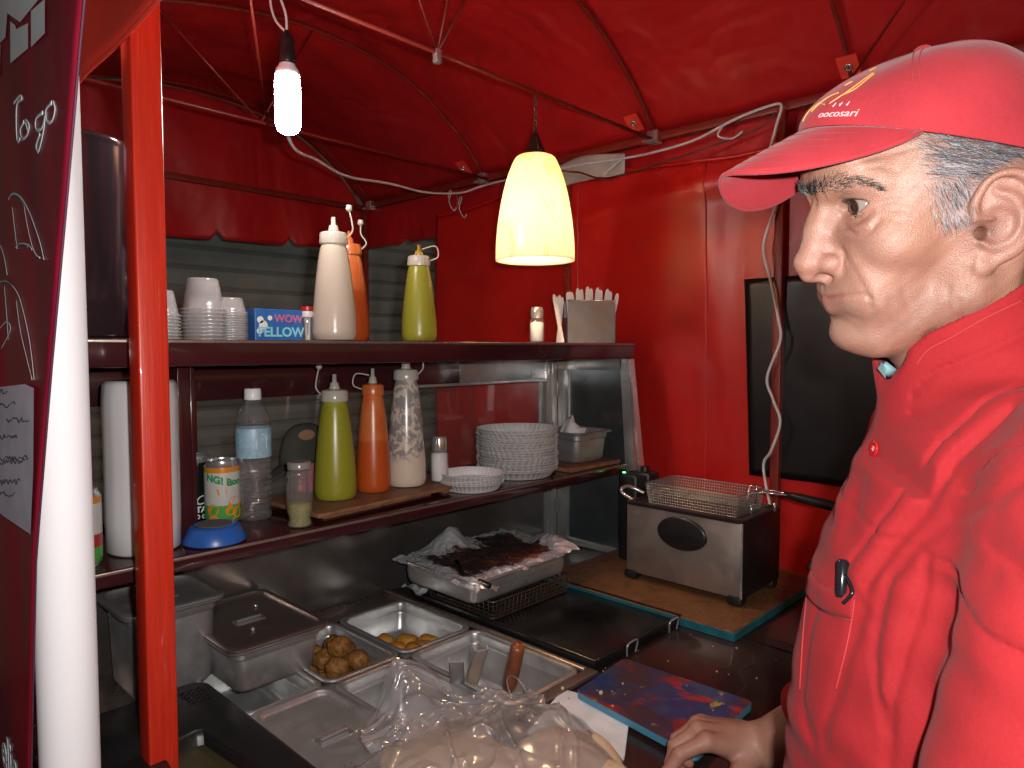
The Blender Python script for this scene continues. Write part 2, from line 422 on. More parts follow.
def make_mats2():
    M['roof'] = vinyl('red_roof_vinyl', (.44, .009, .011), .40, .6, 2.6)
    M['wall'] = vinyl('red_wall_vinyl', (.50, .012, .009), .34, .28, 2.2)
    M['flap'] = vinyl('red_flap_vinyl', (.78, .06, .035), .30, .18, 1.5)
    M['redpaint'] = mat('red_orange_paint', (.56, .030, .012), .35, vscale=9, bscale=60, bstr=.25, bdist=.0015, Coat_Weight=.3)
    m, nt, b = _new('brushed_red_paint'); v = tc(nt); f = noise(nt, tc(nt, scale=(14, 14, .5)), 12, 5, .7); g = noise(nt, tc(nt, scale=(3, 3, 1)), 40, 4, .75)
    c = ramp(nt, f, [(.3, (.50, .022, .008)), (.6, (.62, .032, .012)), (.78, (.66, .07, .04))]); c = mixc(nt, ramp(nt, g, [(.69, (0, 0, 0)), (.73, (1, 1, 1))]), c, (.50, .22, .17))
    nt.links.new(c, b.inputs['Base Color']); setin(b, Roughness=.36, Coat_Weight=.2); n1 = bump(nt, b, f, .35, .0012); bump(nt, b, noise(nt, v, 30, 3), .15, .001, n1); M['redpaint'] = m
    M['redbar'] = mat('red_painted_bar', (.20, .020, .012), .4, vscale=30, bscale=150)
    M['chip'] = mat('chipped_primer', (.45, .25, .2), .7)
    M['window_black'] = mat('black_window_vinyl', (.006, .005, .005), .38, vscale=4, bscale=4, bstr=.2, bdist=.01)
    M['darkbrown'] = mat('dark_maroon_paint', (.045, .010, .012), .16, vscale=8, bscale=14, bstr=.08, bdist=.004, Coat_Weight=.4)
    M['steel'] = steel('pan_steel', (.66, .66, .65), .32)
    M['steel_dull'] = steel('dull_steel', (.60, .61, .62), .40, gr=.5)
    M['steel_grease'] = steel('greasy_steel', (.42, .34, .30), .28, grease=(.12, .05, .03), gr=.8)
    M['steel_dark'] = steel('dark_mirror_steel', (.24, .22, .21), .18, gr=.8)
    M['chrome'] = steel('chrome', (.7, .7, .7), .12, gr=.1)
    M['counter'] = mat('dark_stained_counter', (.028, .016, .014), .22, vscale=6, bscale=30, bstr=.15, bdist=.002, var=.5, Coat_Weight=.3)
    M['griddle'] = mat('seasoned_griddle', (.010, .009, .009), .24, vscale=5, bscale=25, bstr=.3, bdist=.002, var=.4)
    M['cartbody'] = mat('cart_body', (.10, .02, .02), .4)
    M['rubber'] = mat('rubber', (.015, .015, .015), .8)
    M['wire'] = steel('basket_wire', (.40, .39, .38), .45, gr=.3)
    M['wire_dark'] = steel('sooty_wire', (.16, .12, .09), .35, gr=.9)
    # glass: thin dirty panes
    M['glass'] = translucentish('dirty_glass', (.35, .33, .3), .3, .03, .93)
    M['sideglass'] = steel('smoked_side_pane', (.20, .23, .25), .20, gr=.5)
    M['clear'] = translucentish('clear_plastic', (.75, .78, .8), .5, .05, .86, .07)
    M['cup'] = translucentish('frosted_cup', (.85, .85, .85), .45, .18, .70)
    M['film'] = translucentish('bag_film', (.72, .72, .75), .5, .16, .58, .10)
    M['paper'] = mat('white_paper', (.75, .73, .72), .8, bscale=400)
    M['plate'] = mat('paper_plate', (.90, .87, .86), .75, bscale=500, bstr=.1)
    M['wrap'] = translucentish('white_plastic_wrap', (.85, .85, .86), .2, .12, .12)
    M['white_cloth'] = mat('white_fabric', (.86, .86, .88), .8, vscale=3, var=.03, bscale=500, bstr=.2, bdist=.0006)
    M['greensauce'] = filled('green_sauce_bottle', (.25, .24, .025), (.46, .44, .20), .178)
    M['greensauce2'] = filled('green_sauce_bottle_full', (.26, .26, .022), (.30, .30, .05), .20)
    M['orangesauce'] = filled('orange_sauce_bottle', (.45, .075, .012), (.56, .16, .045), .115)
    M['redsauce'] = translucentish('red_sauce', (.42, .06, .012), .2, .25, 0)
    M['creamsauce'] = translucentish('cream_bottle', (.70, .62, .50), .25, .22, 0)
    M['tahini'] = mat('streaked_cream', (.70, .62, .48), .35)
    m, nt, b = _new('mottled_bottle'); v = tc(nt); f = noise(nt, v, 48, 5, .6, .8)
    zc = nt.nodes.new('ShaderNodeSeparateXYZ'); nt.links.new(v, zc.inputs[0])
    low = ramp(nt, zc.outputs[2], [(.055, (1, 1, 1)), (.075, (0, 0, 0))])
    hard = ramp(nt, f, [(.47, (.60, .51, .42)), (.52, (.27, .25, .25))])
    nt.links.new(mixc(nt, low, hard, (.64, .54, .42)), b.inputs['Base Color']); setin(b, Roughness=.22, Subsurface_Weight=.1); M['mottled'] = m
    M['nozzle_clear'] = translucentish('nozzle_plastic', (.78, .74, .66), .4, .2, .15)
    M['salt'] = mat('salt_grains', (.85, .83, .8), .6, bscale=900, bstr=.5)
    M['spice'] = mat('green_spice', (.25, .22, .06), .9, vscale=300, var=.4, bscale=600, bstr=.5)
    M['white_plastic'] = mat('white_plastic', (.78, .79, .80), .3)
    M['blue_plastic'] = mat('blue_plastic', (.02, .11, .42), .35)
    M['red_plastic'] = mat('red_plastic', (.50, .02, .02), .3)
    M['label_blue'] = mat('pale_blue_label', (.30, .48, .60), .4, vscale=60, var=.25)
    # old plywood
    def wood(name, c1, c2, sc=(2, 30, 30), rough=.55):
        m, nt, b = _new(name); f = noise(nt, tc(nt, scale=sc), 6, 6, .65, .8); g = noise(nt, tc(nt), 22, 6, .7)
        c = ramp(nt, f, [(.3, c1), (.7, c2)]); c = mixc(nt, ramp(nt, g, [(.45, (0, 0, 0)), (.75, (.8, .8, .8))]), c, [x * .35 for x in c1])
        nt.links.new(c, b.inputs['Base Color']); setin(b, Roughness=rough); bump(nt, b, f, .3, .001); return m
    M['ply'] = wood('worn_plywood', (.20, .085, .045), (.34, .17, .09), (3, 60, 60))
    M['board_brown'] = wood('greasy_chipboard', (.13, .055, .02), (.26, .125, .05), (14, 14, 14), .5)
    M['woodhandle'] = wood('wooden_handle', (.22, .055, .02), (.36, .11, .045), (30, 30, 3), .35)
    M['bluegreen'] = mat('blue_green_edge', (.015, .13, .16), .4, vscale=30, var=.3)
    # shutter
    M['shutter'] = mat('grey_green_shutter', (.34, .36, .33), .5, vscale=4, var=.2, bscale=3, bstr=.1)
    M['asphalt'] = mat('asphalt', (.05, .05, .05), .9, bscale=90, bstr=.5, bdist=.004)
    M['pavement'] = mat('pavement', (.14, .13, .12), .85, bscale=50, bstr=.4, bdist=.003)
    M['plaster'] = mat('dark_plaster', (.12, .11, .10), .9, bscale=20)
    M['blackmetal'] = mat('black_metal', (.015, .012, .012), .3)
    M['led'] = emis('green_led', (.05, 1, .15), 6)
    M['cfl'] = emis('lamp_glow_cool', (1, .96, .90), CFL)
    M['bulb'] = emis('lamp_glow_warm', (1, .66, .36), BULB)
    # alabaster shade: passes the light of the bulb inside it
    m = bpy.data.materials.new('alabaster_glass'); m.use_nodes = True; nt = m.node_tree; nt.nodes.clear()
    out = nt.nodes.new('ShaderNodeOutputMaterial'); d = nt.nodes.new('ShaderNodeBsdfDiffuse'); t = nt.nodes.new('ShaderNodeBsdfTranslucent'); g = nt.nodes.new('ShaderNodeBsdfGlossy'); g.inputs['Roughness'].default_value = .15
    v = tc(nt, scale=(1, 1, .6)); f = noise(nt, v, 9, 6, .65, 2.2)
    c = ramp(nt, f, [(.35, (.985, .93, .80)), (.54, (.99, .96, .87)), (.60, (.95, .80, .58)), (.66, (.985, .94, .80))])
    nt.links.new(c, d.inputs[0]); nt.links.new(c, t.inputs[0]); mx = nt.nodes.new('ShaderNodeMixShader'); mx.inputs[0].default_value = .72
    nt.links.new(d.outputs[0], mx.inputs[1]); nt.links.new(t.outputs[0], mx.inputs[2]); m2 = nt.nodes.new('ShaderNodeMixShader'); m2.inputs[0].default_value = .05
    nt.links.new(mx.outputs[0], m2.inputs[1]); nt.links.new(g.outputs[0], m2.inputs[2]); nt.links.new(m2.outputs[0], out.inputs[0]); M['alabaster'] = m
    # crumpled foil,  charred in the middle
    m, nt, b = _new('charred_foil'); v = tc(nt)
    a = nt.nodes.new('ShaderNodeAttribute'); a.attribute_name = 'col'
    sp = nt.nodes.new('ShaderNodeSeparateColor'); nt.links.new(a.outputs['Color'], sp.inputs[0])
    n = noise(nt, v, 60, 5, .7)
    ch = nt.nodes.new('ShaderNodeMath'); ch.operation = 'MULTIPLY_ADD'; nt.links.new(n, ch.inputs[0]); ch.inputs[1].default_value = .55; nt.links.new(sp.outputs[0], ch.inputs[2])
    fac = ramp(nt, ch.outputs[0], [(.50, (0, 0, 0)), (.58, (1, 1, 1))])
    char = ramp(nt, noise(nt, v, 25, 4, .6), [(.45, (.012, .008, .008)), (.72, (.10, .03, .012))])
    red = mixc(nt, sp.outputs[1], char, (.26, .065, .025))
    nt.links.new(mixc(nt, fac, (.78, .78, .80), red), b.inputs['Base Color'])
    inv = nt.nodes.new('ShaderNodeMath'); inv.operation = 'SUBTRACT'; inv.inputs[0].default_value = 1; nt.links.new(fac, inv.inputs[1]); mm = nt.nodes.new('ShaderNodeMath'); mm.operation = 'MULTIPLY'; mm.inputs[1].default_value = .55; nt.links.new(inv.outputs[0], mm.inputs[0]); nt.links.new(mm.outputs[0], b.inputs['Metallic'])
    mr = nt.nodes.new('ShaderNodeMapRange'); mr.inputs[3].default_value = .3; mr.inputs[4].default_value = .75; nt.links.new(fac, mr.inputs[0]); nt.links.new(mr.outputs[0], b.inputs['Roughness']); vo = nt.nodes.new('ShaderNodeTexVoronoi'); vo.inputs['Scale'].default_value = 90; nt.links.new(v, vo.inputs['Vector'])
    bump(nt, b, vo.outputs['Distance'], .6, .003); M['foil'] = m
    # fried food, bread
    m, nt, b = _new('fried_crust'); v = tc(nt); f = noise(nt, v, 120, 5, .7)
    nt.links.new(ramp(nt, f, [(.3, (.10, .035, .008)), (.5, (.26, .11, .022)), (.72, (.45, .24, .06))]), b.inputs['Base Color']); setin(b, Roughness=.6); bump(nt, b, f, .9, .003); M['fried'] = m
    m, nt, b = _new('roast_potato'); v = tc(nt); f = noise(nt, v, 70, 5, .7)
    nt.links.new(ramp(nt, f, [(.3, (.30, .08, .01)), (.5, (.50, .22, .03)), (.72, (.62, .36, .08))]), b.inputs['Base Color']); setin(b, Roughness=.35); bump(nt, b, f, .4, .002); M['potato'] = m
    m, nt, b = _new('flat_bread'); v = tc(nt); f = noise(nt, v, 75, 6, .7); g = noise(nt, v, 9, 3)
    nt.links.new(ramp(nt, f, [(.35, (.72, .54, .35)), (.60, (.64, .44, .27)), (.70, (.38, .20, .09)), (.85, (.60, .42, .25))]), b.inputs['Base Color']); setin(b, Roughness=.7, Subsurface_Weight=.1); bump(nt, b, f, .4, .002); M['bread'] = m
    # chopping board smeared with sauce: blue with red and yellow smears
    m, nt, b = _new('stained_board'); v = tc(nt); f = noise(nt, tc(nt, loc=(3, 1, 0)), 9, 4, .6, .9); g = noise(nt, tc(nt, loc=(7, 2, 1)), 16, 5, .7, 1.0); h = noise(nt, tc(nt, loc=(1, 9, 1)), 45, 4, .6)
    c = mixc(nt, ramp(nt, h, [(.4, (0, 0, 0)), (.7, (.6, .6, .6))]), (.012, .03, .13), (.025, .10, .20))
    c = mixc(nt, ramp(nt, f, [(.50, (0, 0, 0)), (.56, (1, 1, 1))]), c, (.40, .02, .012))
    c = mixc(nt, ramp(nt, g, [(.62, (0, 0, 0)), (.66, (1, 1, 1))]), c, (.50, .33, .05))
    c = mixc(nt, ramp(nt, noise(nt, tc(nt, loc=(5, 5, 5)), 7, 5, .7), [(.44, (0, 0, 0)), (.60, (.85, .85, .85))]), c, (.07, .030, .022))
    nt.links.new(c, b.inputs['Base Color']); setin(b, Roughness=.28); bump(nt, b, h, .3, .001); M['stained'] = m
    M['board_side'] = mat('blue_board_side', (.06, .22, .32), .4)
    M['murky'] = mat('murky_liquid', (.055, .045, .02), .08, vscale=8, bscale=5, bstr=.05)
    M['olive'] = mat('olive_cloth', (.035, .038, .028), .85)
    M['tan'] = mat('tan_patch', (.25, .14, .07), .8)
    M['pink'] = mat('faded_pink', (.32, .06, .09), .7)
    # printed banner
    m, nt, b = _new('banner_print'); v = tc(nt); f = noise(nt, tc(nt, scale=(1, 1, .35)), 5, 4, .6, .6)
    nt.links.new(ramp(nt, f, [(.3, (.11, .005, .020)), (.55, (.24, .007, .018)), (.75, (.15, .008, .036))]), b.inputs['Base Color']); setin(b, Roughness=.3, Specular_IOR_Level=.6); bump(nt, b, noise(nt, tc(nt, scale=(1, 1, .25)), 4, 2, .5, .5), .4, .04); M['banner'] = m
    M['silver'] = mat('silver_letter', (.42, .45, .47), .4, vscale=8, var=.15)
    M['tealink'] = mat('teal_line', (.03, .20, .20), .4)
    M['ink'] = mat('ink', (.03, .03, .04), .6)
    M['purple'] = mat('magenta_hem', (.05, .006, .025), .7)
    M['cable'] = mat('white_cable', (.62, .60, .60), .45)
    M['cable_dark'] = mat('brown_cable', (.10, .035, .02), .45)
    M['boxblue'] = mat('blue_box', (.03, .14, .42), .4, vscale=40, var=.15)
    M['boxlight'] = mat('light_blue_print', (.25, .62, .72), .4)
    M['boxpink'] = mat('pink_print', (.65, .15, .28), .4)
    M['boxwhite'] = mat('white_print', (.80, .80, .82), .4)
    M['orangeprint'] = mat('orange_print', (.75, .28, .02), .25, Metallic=.0)
    M['greenprint'] = mat('green_print', (.03, .28, .10), .3)
    M['canwhite'] = mat('white_can_paint', (.66, .67, .66), .25)
    M['canblack'] = mat('black_can_paint', (.010, .010, .012), .2)
    M['aluminium'] = steel('aluminium', (.65, .65, .66), .25, gr=.05)
CFL = 105; BULB = 120
def make_mats3():
    M['fryersteel'] = steel('brushed_front', (.46, .40, .36), .36, (90, 4, 4), gr=.35)
    M['holdersteel'] = steel('holder_steel', (.24, .23, .24), .35, gr=.5)
    M['potsteel'] = steel('pot_steel', (.13, .09, .11), .10, gr=.3)
    M['lampcap'] = mat('dark_bronze', (.05, .02, .012), .35, Metallic=.6)
    M['palecloth'] = mat('pale_cloth', (.40, .38, .34), .8)
    M['handsheet'] = mat('paper_sheet', (.45, .42, .50), .6)
    M['clear_lid'] = translucentish('clear_lid', (.45, .43, .40), .4, .2, .2)
    M['yellownoz'] = translucentish('yellow_nozzle', (.55, .33, .04), .3, .25, 0)
    M['limeprint'] = mat('lime_print', (.45, .55, .06), .3)
    M['water'] = translucentish('water_bottle_plastic', (.62, .65, .70), .4, .05, .86, .12)
    def bands(name, stops):
        m, nt, b = _new(name); sp = nt.nodes.new('ShaderNodeSeparateXYZ'); nt.links.new(tc(nt, scale=(1, 1, 8)), sp.inputs[0])
        r = ramp(nt, sp.outputs[2], stops); r.node.color_ramp.interpolation = 'CONSTANT'; nt.links.new(r, b.inputs['Base Color']); setin(b, Roughness=.22, Metallic=.15); return m
    M['fruitcan'] = bands('fruit_can_print', [(0, (.6, .6, .6)), (.04, (.10, .40, .08)), (.30, (.62, .63, .60)), (.80, (.72, .28, .03)), (.93, (.6, .6, .6))])
    M['fruitcan2'] = bands('fruit_can_print_green', [(0, (.6, .6, .6)), (.04, (.10, .42, .08)), (.26, (.45, .04, .03)), (.42, (.62, .63, .60)), (.80, (.70, .26, .03)), (.93, (.6, .6, .6))])
# ================================================================== THE COOK
HT = np.array([.689, .1586, .1134]); HM = rotm(math.radians(132), -.220907, -.16488)   # head pose: forward, left, up axes
def h2w(p): return HT + (np.asarray(p, float) / 1000) @ HM.T
def w2h(W): return ((W - HT) @ HM) * 1000
def pf(X, Y, Z): return X * RGT + Y * FWD + np.array([0, 0, Z])
def to_pf(W): return np.stack([W @ RGT, W @ FWD, W[..., 2]], -1)
PITCH = math.atan(36 / 700)
CF = FWD * math.cos(PITCH) + np.array([0, 0, -math.sin(PITCH)]); CU = FWD * math.sin(PITCH) + np.array([0, 0, math.cos(PITCH)])
def sight(x, y):      # direction in which a feature of the photograph was seen
    d = CF + (x - 512) / 700 * RGT + (384 - y) / 700 * CU; return d / np.linalg.norm(d)

HELIX = [(8, 76, 5), (8, 79, 16), (1, 82, 27), (-10, 85, 32), (-22, 88, 28), (-30, 90, 14), (-31, 89, -2), (-24, 85, -18), (-10, 79, -30), (2, 73, -36), (9, 70, -31)]
ANTI = [(-8, 82, 20), (-18, 86, 10), (-20, 86, -4), (-13, 82, -16), (-4, 78, -21), (3, 77, -16)]
HEL = [tuple(p) for p in catmull(HELIX, 4)]; ANT = [tuple(p) for p in catmull(ANTI, 4)]
def head_sdf(P):
    """skull, face, ear and neck in millimetres; x forward, y to his left, z up"""
    Q = P.copy(); Q[:, 1] = np.abs(P[:, 1]); x, y, z = Q.T
    d = ell(P, (-6, 0, 38), (96, 75, 86))
    d = smin(d, ell(P, (36, 0, -8), (54, 56, 70)), 30)                 # face mass
    d = smin(d, ell(Q, (64, 0, -80), (27, 25, 19)), 22)                # chin
    d = smin(d, cap(Q, (8, 52, -58), (64, 16, -88), 15, 17), 26)       # jaw
    d = smin(d, cap(Q, (4, 56, -8), (8, 53, -58), 17, 14), 22)         # masseter / ramus
    d = smin(d, ell(Q, (56, 44, -10), (22, 19, 17)), 22)               # cheekbone
    d = smin(d, ell(Q, (62, 26, -48), (24, 22, 26)), 18)               # cheek
    d = smin(d, cap(Q, (86, 8, 41), (66, 44, 42), 11, 9), 12)          # brow ridge
    d = smin(d, ell(P, (79, 0, 58), (20, 44, 26)), 16)                 # forehead
    d = smin(d, cap(P, (58, 0, -92), (26, 0, -100), 13, 24), 22)      # loose skin under the chin
    # neck
    nk = cap(P, (-26, 0, -40), (-46, 0, -230), 55, 60)
    nk = smin(nk, cap(P, (8, 0, -110), (-6, 0, -225), 28, 38), 30)
    d = smin(d, nk, 26)
    d = smin(d, cap(Q, (-24, 60, -30), (20, 20, -170), 13, 11), 12)    # sternomastoid
    d = d - 2.2 * gau(Q, (22, 48, -104), (9, 7, 20)) + 1.6 * gau(Q, (34, 40, -104), (5, 6, 22))
    # eye sockets
    d = smax(d, -ell(Q, (92, 31, 21), (17, 17, 13.5), rotm(math.radians(-18))), 11)
    d = smax(d, -ell(Q, (97, 14, 17), (10, 8, 10)), 8)
    # muzzle
    d = smin(d, ell(P, (71, 0, -47), (28.0, 37, 25)), 20)
    # nose
    ns = cap(P, (86, 0, 34), (99, 0, 12), 8.5, 8)
    ns = smin(ns, cap(P, (99, 0, 12), (110, 0, -14), 8, 9.5), 8)
    ns = smin(ns, ell(P, (108.5, 0, -16.5), (13, 11.5, 11.5)), 6)
    ns = smin(ns, cap(P, (90, 0, 20), (90, 0, -18), 10, 15), 12)
    al = ell(Q, (95, 14, -19.5), (12.5, 7.8, 9), rotm(math.radians(-14), math.radians(8)))
    ns = smin(ns, al, 4)
    ns = smin(ns, cap(P, (112, 0, -27), (99, 0, -31), 5.5, 5), 5)
    d = smin(d, ns, 7)
    d = smax(d, -ell(Q, (101.5, 8.5, -31), (8, 3.6, 5.5), rotm(math.radians(-20))), 2.5)
    d = d + 1.5 * gau(Q, (84, 20.5, -14), (5, 2.5, 6)) + 1.3 * gau(Q, (88, 22, -24), (5, 2.4, 5))      # crease behind the wing
    # lips
    up = cap(Q, (93, 0, -48), (78, 26, -52), 5.4, 2.4)
    lo = cap(Q, (92.5, 0, -58), (77.5, 25, -53.5), 6, 2.4)
    d = smin(d, up, 8); d = smin(d, lo, 9)
    d = d + 1.2 * gau(P, (98, 0, -40), (6, 3, 6)) + 1.3 * gau(P, (94, 0, -71), (9, 13, 5))
    d = smin(d, ell(P, (80, 0, -86), (16, 19, 14)), 10)
    # nasolabial fold and lines of age
    d = d - 2.0 * np.exp(-(segd(Q, [(84, 29, -18), (80, 35, -34), (75, 39, -50)]) / 6) ** 2)
    d = d + 1.1 * np.exp(-(segd(Q, [(62, 46, -30), (56, 50, -55), (50, 49, -76)]) / 3.5) ** 2)
    d = d + .9 * np.exp(-(segd(Q, [(28, 60, -52), (30, 58, -80)]) / 3) ** 2)
    # bag under the eye
    d = d - 3.0 * gau(Q, (82, 32, 6), (8, 12, 5))
    d = d + .8 * np.exp(-(segd(Q, [(88, 19, 12), (85, 27, 7.5), (78, 38, 8), (70, 45, 13)]) / 1.3) ** 2)
    # crow's feet, brow and forehead lines
    for a, b in (((68, 50, 21), (54, 58, 28)), ((68, 50, 17), (54, 59, 15)), ((67, 50, 12), (55, 59, 4))):
        d = d + .8 * np.exp(-(segd(Q, [a, b]) / 1.5) ** 2)
    for zz in (58, 66, 74): d = d + .7 * np.exp(-((z - zz - .06 * y - 2 * np.sin(y * .09)) / 1.8) ** 2) * (x > 40)
    d = d + 1.4 * gau(Q, (96, 5, 36), (6, 1.6, 9))
    # eyelids: shell over the eyeball with an almond opening
    E = np.array((70.0, 30.3, 24.6))
    lid = _ln(Q - E) - 14.6
    d = smin(d, lid, 5)
    r = Q - E
    u = (r[:, 1] - .4) / 14.2
    top = 6.2 * np.maximum(0, 1 - u * u) ** .75 + 1.6 * u; bot = -5.0 * np.maximum(0, 1 - u * u) ** .75 + 1.6 * u
    opening = np.maximum(np.maximum(r[:, 2] - top, bot - r[:, 2]), -(r[:, 0] - 2))
    opening = np.maximum(opening, np.abs(r[:, 1] - .4) - 14.2)
    d = smax(d, -opening, 1.4)
    d = smax(d, -(_ln(Q - E) - 12.75) , .8)
    d = d + 1.5 * np.exp(-(segd(Q, [(86, 16, 28), (84.5, 24, 36), (81, 33, 37.5), (72, 44, 32)]) / 1.6) ** 2)   # crease of the upper lid
    # ear
    Q0 = Q; Q = Q - np.array((5, -1, -4))
    full, em = d, (Q[:, 1] > 50) & (np.abs(Q[:, 0] + 8) < 55) & (np.abs(Q[:, 2]) < 65); Qf = Q; Q = Q[em]; d = d[em]
    plate = ell(Q, (-9, 79, -1), (23, 4.5, 32), rotm(math.radians(-24), math.radians(0)))
    ear = smin(plate, segd(Q, HEL) - 3.6, 3)
    ear = smin(ear, ell(Q, (2, 73.5, -33), (8, 4.5, 9)), 5)
    ear = smin(ear, segd(Q, ANT) - 3.4, 3.5)
    ear = smax(ear, -ell(Q, (-4, 84, -5), (12.5, 8, 13.5)), 4)
    ear = smax(ear, -ell(Q, (-7, 88, 24), (9, 5, 5)), 3)
    ear = smin(ear, ell(Q, (-14, 68, -2), (12, 12, 24)), 6)
    ear = smin(ear, cap(Q, (8, 77, 3), (-4, 80, 0), 2.2, 1.2), 2.5)
    d = smin(d, ear, 4)
    d = smax(d, -ell(Q, (3.5, 75, -9), (3.8, 12, 5)), 2.5)
    full = full.copy(); full[em] = d; d = full; Q = Qf
    Q = Q0
    d = grooves(d, Q, _lines)
    # unevenness of real skin
    d = d + .35 * np.sin(x * .11 + 1.3 * np.sin(z * .07)) * np.sin(z * .13 + y * .06) + .2 * np.sin(x * .31 + z * .2) * np.sin(z * .27 - y * .2)
    return d
FACE_PX = [  # lines of the face as seen: (course, half width mm, depth mm)
    ([(826, 299), (834, 298), (842, 296.5), (854, 295), (866, 294.5), (871, 299)], 1.35, 3.2),
    ([(843, 251), (849, 261), (855, 272), (862, 284), (868, 296), (871, 308)], 2.6, .9),
    ([(850, 251), (860, 268), (872, 288), (880, 306)], 6.5, -1.2),
    ([(841, 215), (845, 227), (857, 235), (870, 231), (879, 220)], 2.0, 1.7),
    ([(846, 221), (857, 227), (868, 223)], 4.0, -1.2),
    ([(843, 214), (852, 218), (864, 217), (873, 211)], 1.2, .8),
    ([(824, 252), (836, 253), (843, 261), (839, 270), (829, 275)], 1.5, 1.2),
    ([(963, 292), (968, 276), (972, 262)], 2.2, 1.3), ([(958, 300), (964, 330)], 2.5, 1.0),
    ([(834, 318), (846, 315), (860, 320)], 3.5, .6), ([(889, 300), (896, 325), (898, 345)], 3.5, .7),
    ([(812, 186), (811, 196), (814, 205)], 1.6, 1.2),
    ([(880, 203), (900, 200)], 1.1, .7), ([(881, 209), (905, 211)], 1.1, .7), ([(880, 214), (900, 222)], 1.1, .6),
    ([(850, 165), (880, 152), (905, 150)], 2.2, .8), ([(845, 172), (880, 166), (900, 172)], 2.2, .6)]
_lines = []
def _init_lines():
    hw = lambda W: head_sdf(w2h(W)) / 1000
    allp = [p for px, w, a in FACE_PX for p in px]
    H = w2h(trace_many(hw, [sight(*p) for p in allp], .3, 1.2, 110)); H[:, 1] = np.abs(H[:, 1]); L = []; k = 0
    for px, w, a in FACE_PX: L.append(([H[k + i] for i in range(len(px))], w, a)); k += len(px)
    _lines.extend(L)
def head_w(W): return head_sdf(w2h(W)) / 1000

# skeleton of the body in the photographer's horizontal frame (right, away, up)
SHN, SHF = np.array((.400, .440, -.105)), np.array((.48, .76, -.11))
ELN, WRN = np.array((.300, .395, -.39)), np.array((.17, .52, -.56))
HSH = np.array((-.016, -.056, -.008))
ELF, WRF = np.array((.50, .93, -.42)) + HSH, np.array((.372, 1.045, -.572)) + HSH
def hand_sdf(P):
    P = P - HSH
    """right hand resting on the counter: P in photographer's frame"""
    W = WRF - HSH; d = cap(P, ELF - HSH, W, .045, .029)
    # flat wrist, palm, knuckles
    K = [np.array(k) for k in ((.292, 1.018, -.548), (.286, 1.043, -.545), (.291, 1.067, -.550), (.303, 1.088, -.558))]
    pc = (K[1] + W) / 2
    d = smin(d, cap(P, W, (.335, 1.045, -.562), .027, .026), .02)
    for k, r in zip(K, (.0125, .0125, .012, .011)):
        d = smin(d, cap(P, W + (np.array((.33, k[1], -.56)) - W) * .55, k, .019, r), .014)
    F = [[(-.040, -.006, -.014), (-.058, -.010, -.040), (-.050, -.012, -.060)],
         [(-.034, -.002, -.022), (-.040, -.004, -.048), (-.022, -.006, -.060)],
         [(-.030, .002, -.024), (-.030, .002, -.048), (-.012, .000, -.058)],
         [(-.024, .004, -.022), (-.022, .004, -.042), (-.006, .002, -.050)]]
    fd = None
    for k, f, r in zip(K, F, (.0098, .0098, .0094, .0082)):
        pts = [k] + [k + np.array(q) for q in f]
        c = None
        for i in range(3):
            e = cap(P, pts[i], pts[i + 1], r * (1.12 - .08 * i), r * (1.02 - .1 * i))
            c = e if c is None else smin(c, e, .004)
        fd = c if fd is None else smin(fd, c, .0015)
    d = smin(d, fd, .007)
    th = [np.array(t) for t in ((.350, 1.018, -.575), (.322, .990, -.586), (.298, .985, -.594), (.276, .990, -.600))]
    t = cap(P, th[0], th[1], .017, .0125); t = smin(t, cap(P, th[1], th[2], .012, .0108), .006); t = smin(t, cap(P, th[2], th[3], .0108, .0088), .004)
    d = smin(d, t, .010)
    for k in K: d = d - .0016 * np.exp(-(_ln(P - k - np.array((-.002, 0, .008))) / .007) ** 2)
    for k in K[:3]: d = d - .0008 * np.exp(-(segd(P, [k + np.array((.008, 0, .010)), W + np.array((-.01, 0, .026))]) / .0025) ** 2)
    return d
def torso_sdf(P):
    d = ell(P, (.445, .60, -.26), (.085, .12, .16))
    d = smin(d, ell(P, (.44, .60, -.45), (.10, .13, .22)), .05)
    d = smin(d, ell(P, (.42, .60, -.70), (.115, .15, .16)), .05)
    d = smin(d, cap(P, SHN, SHF, .04, .04), .04)
    d = smin(d, cap(P, (.455, .60, -.06), (.44, .60, -.20), .05, .07), .04)
    d = smin(d, cap(P, SHN, ELN, .05, .04), .03); d = smin(d, cap(P, ELN, WRN, .04, .028), .02)
    d = smin(d, cap(P, SHF, ELF, .05, .042), .03)
    for s in (-1, 1):
        hp = np.array((.40, .62 + s * .09, -.78)); kn = np.array((.39, .62 + s * .10, -1.12)); an = np.array((.42, .62 + s * .11, -1.45))
        d = smin(d, cap(P, hp, kn, .085, .055), .03); d = smin(d, cap(P, kn, an, .055, .038), .02)
        d = smin(d, cap(P, an + np.array((0, 0, -.03)), an + np.array((-.14, 0, -.045)), .032, .024), .02)
    return d

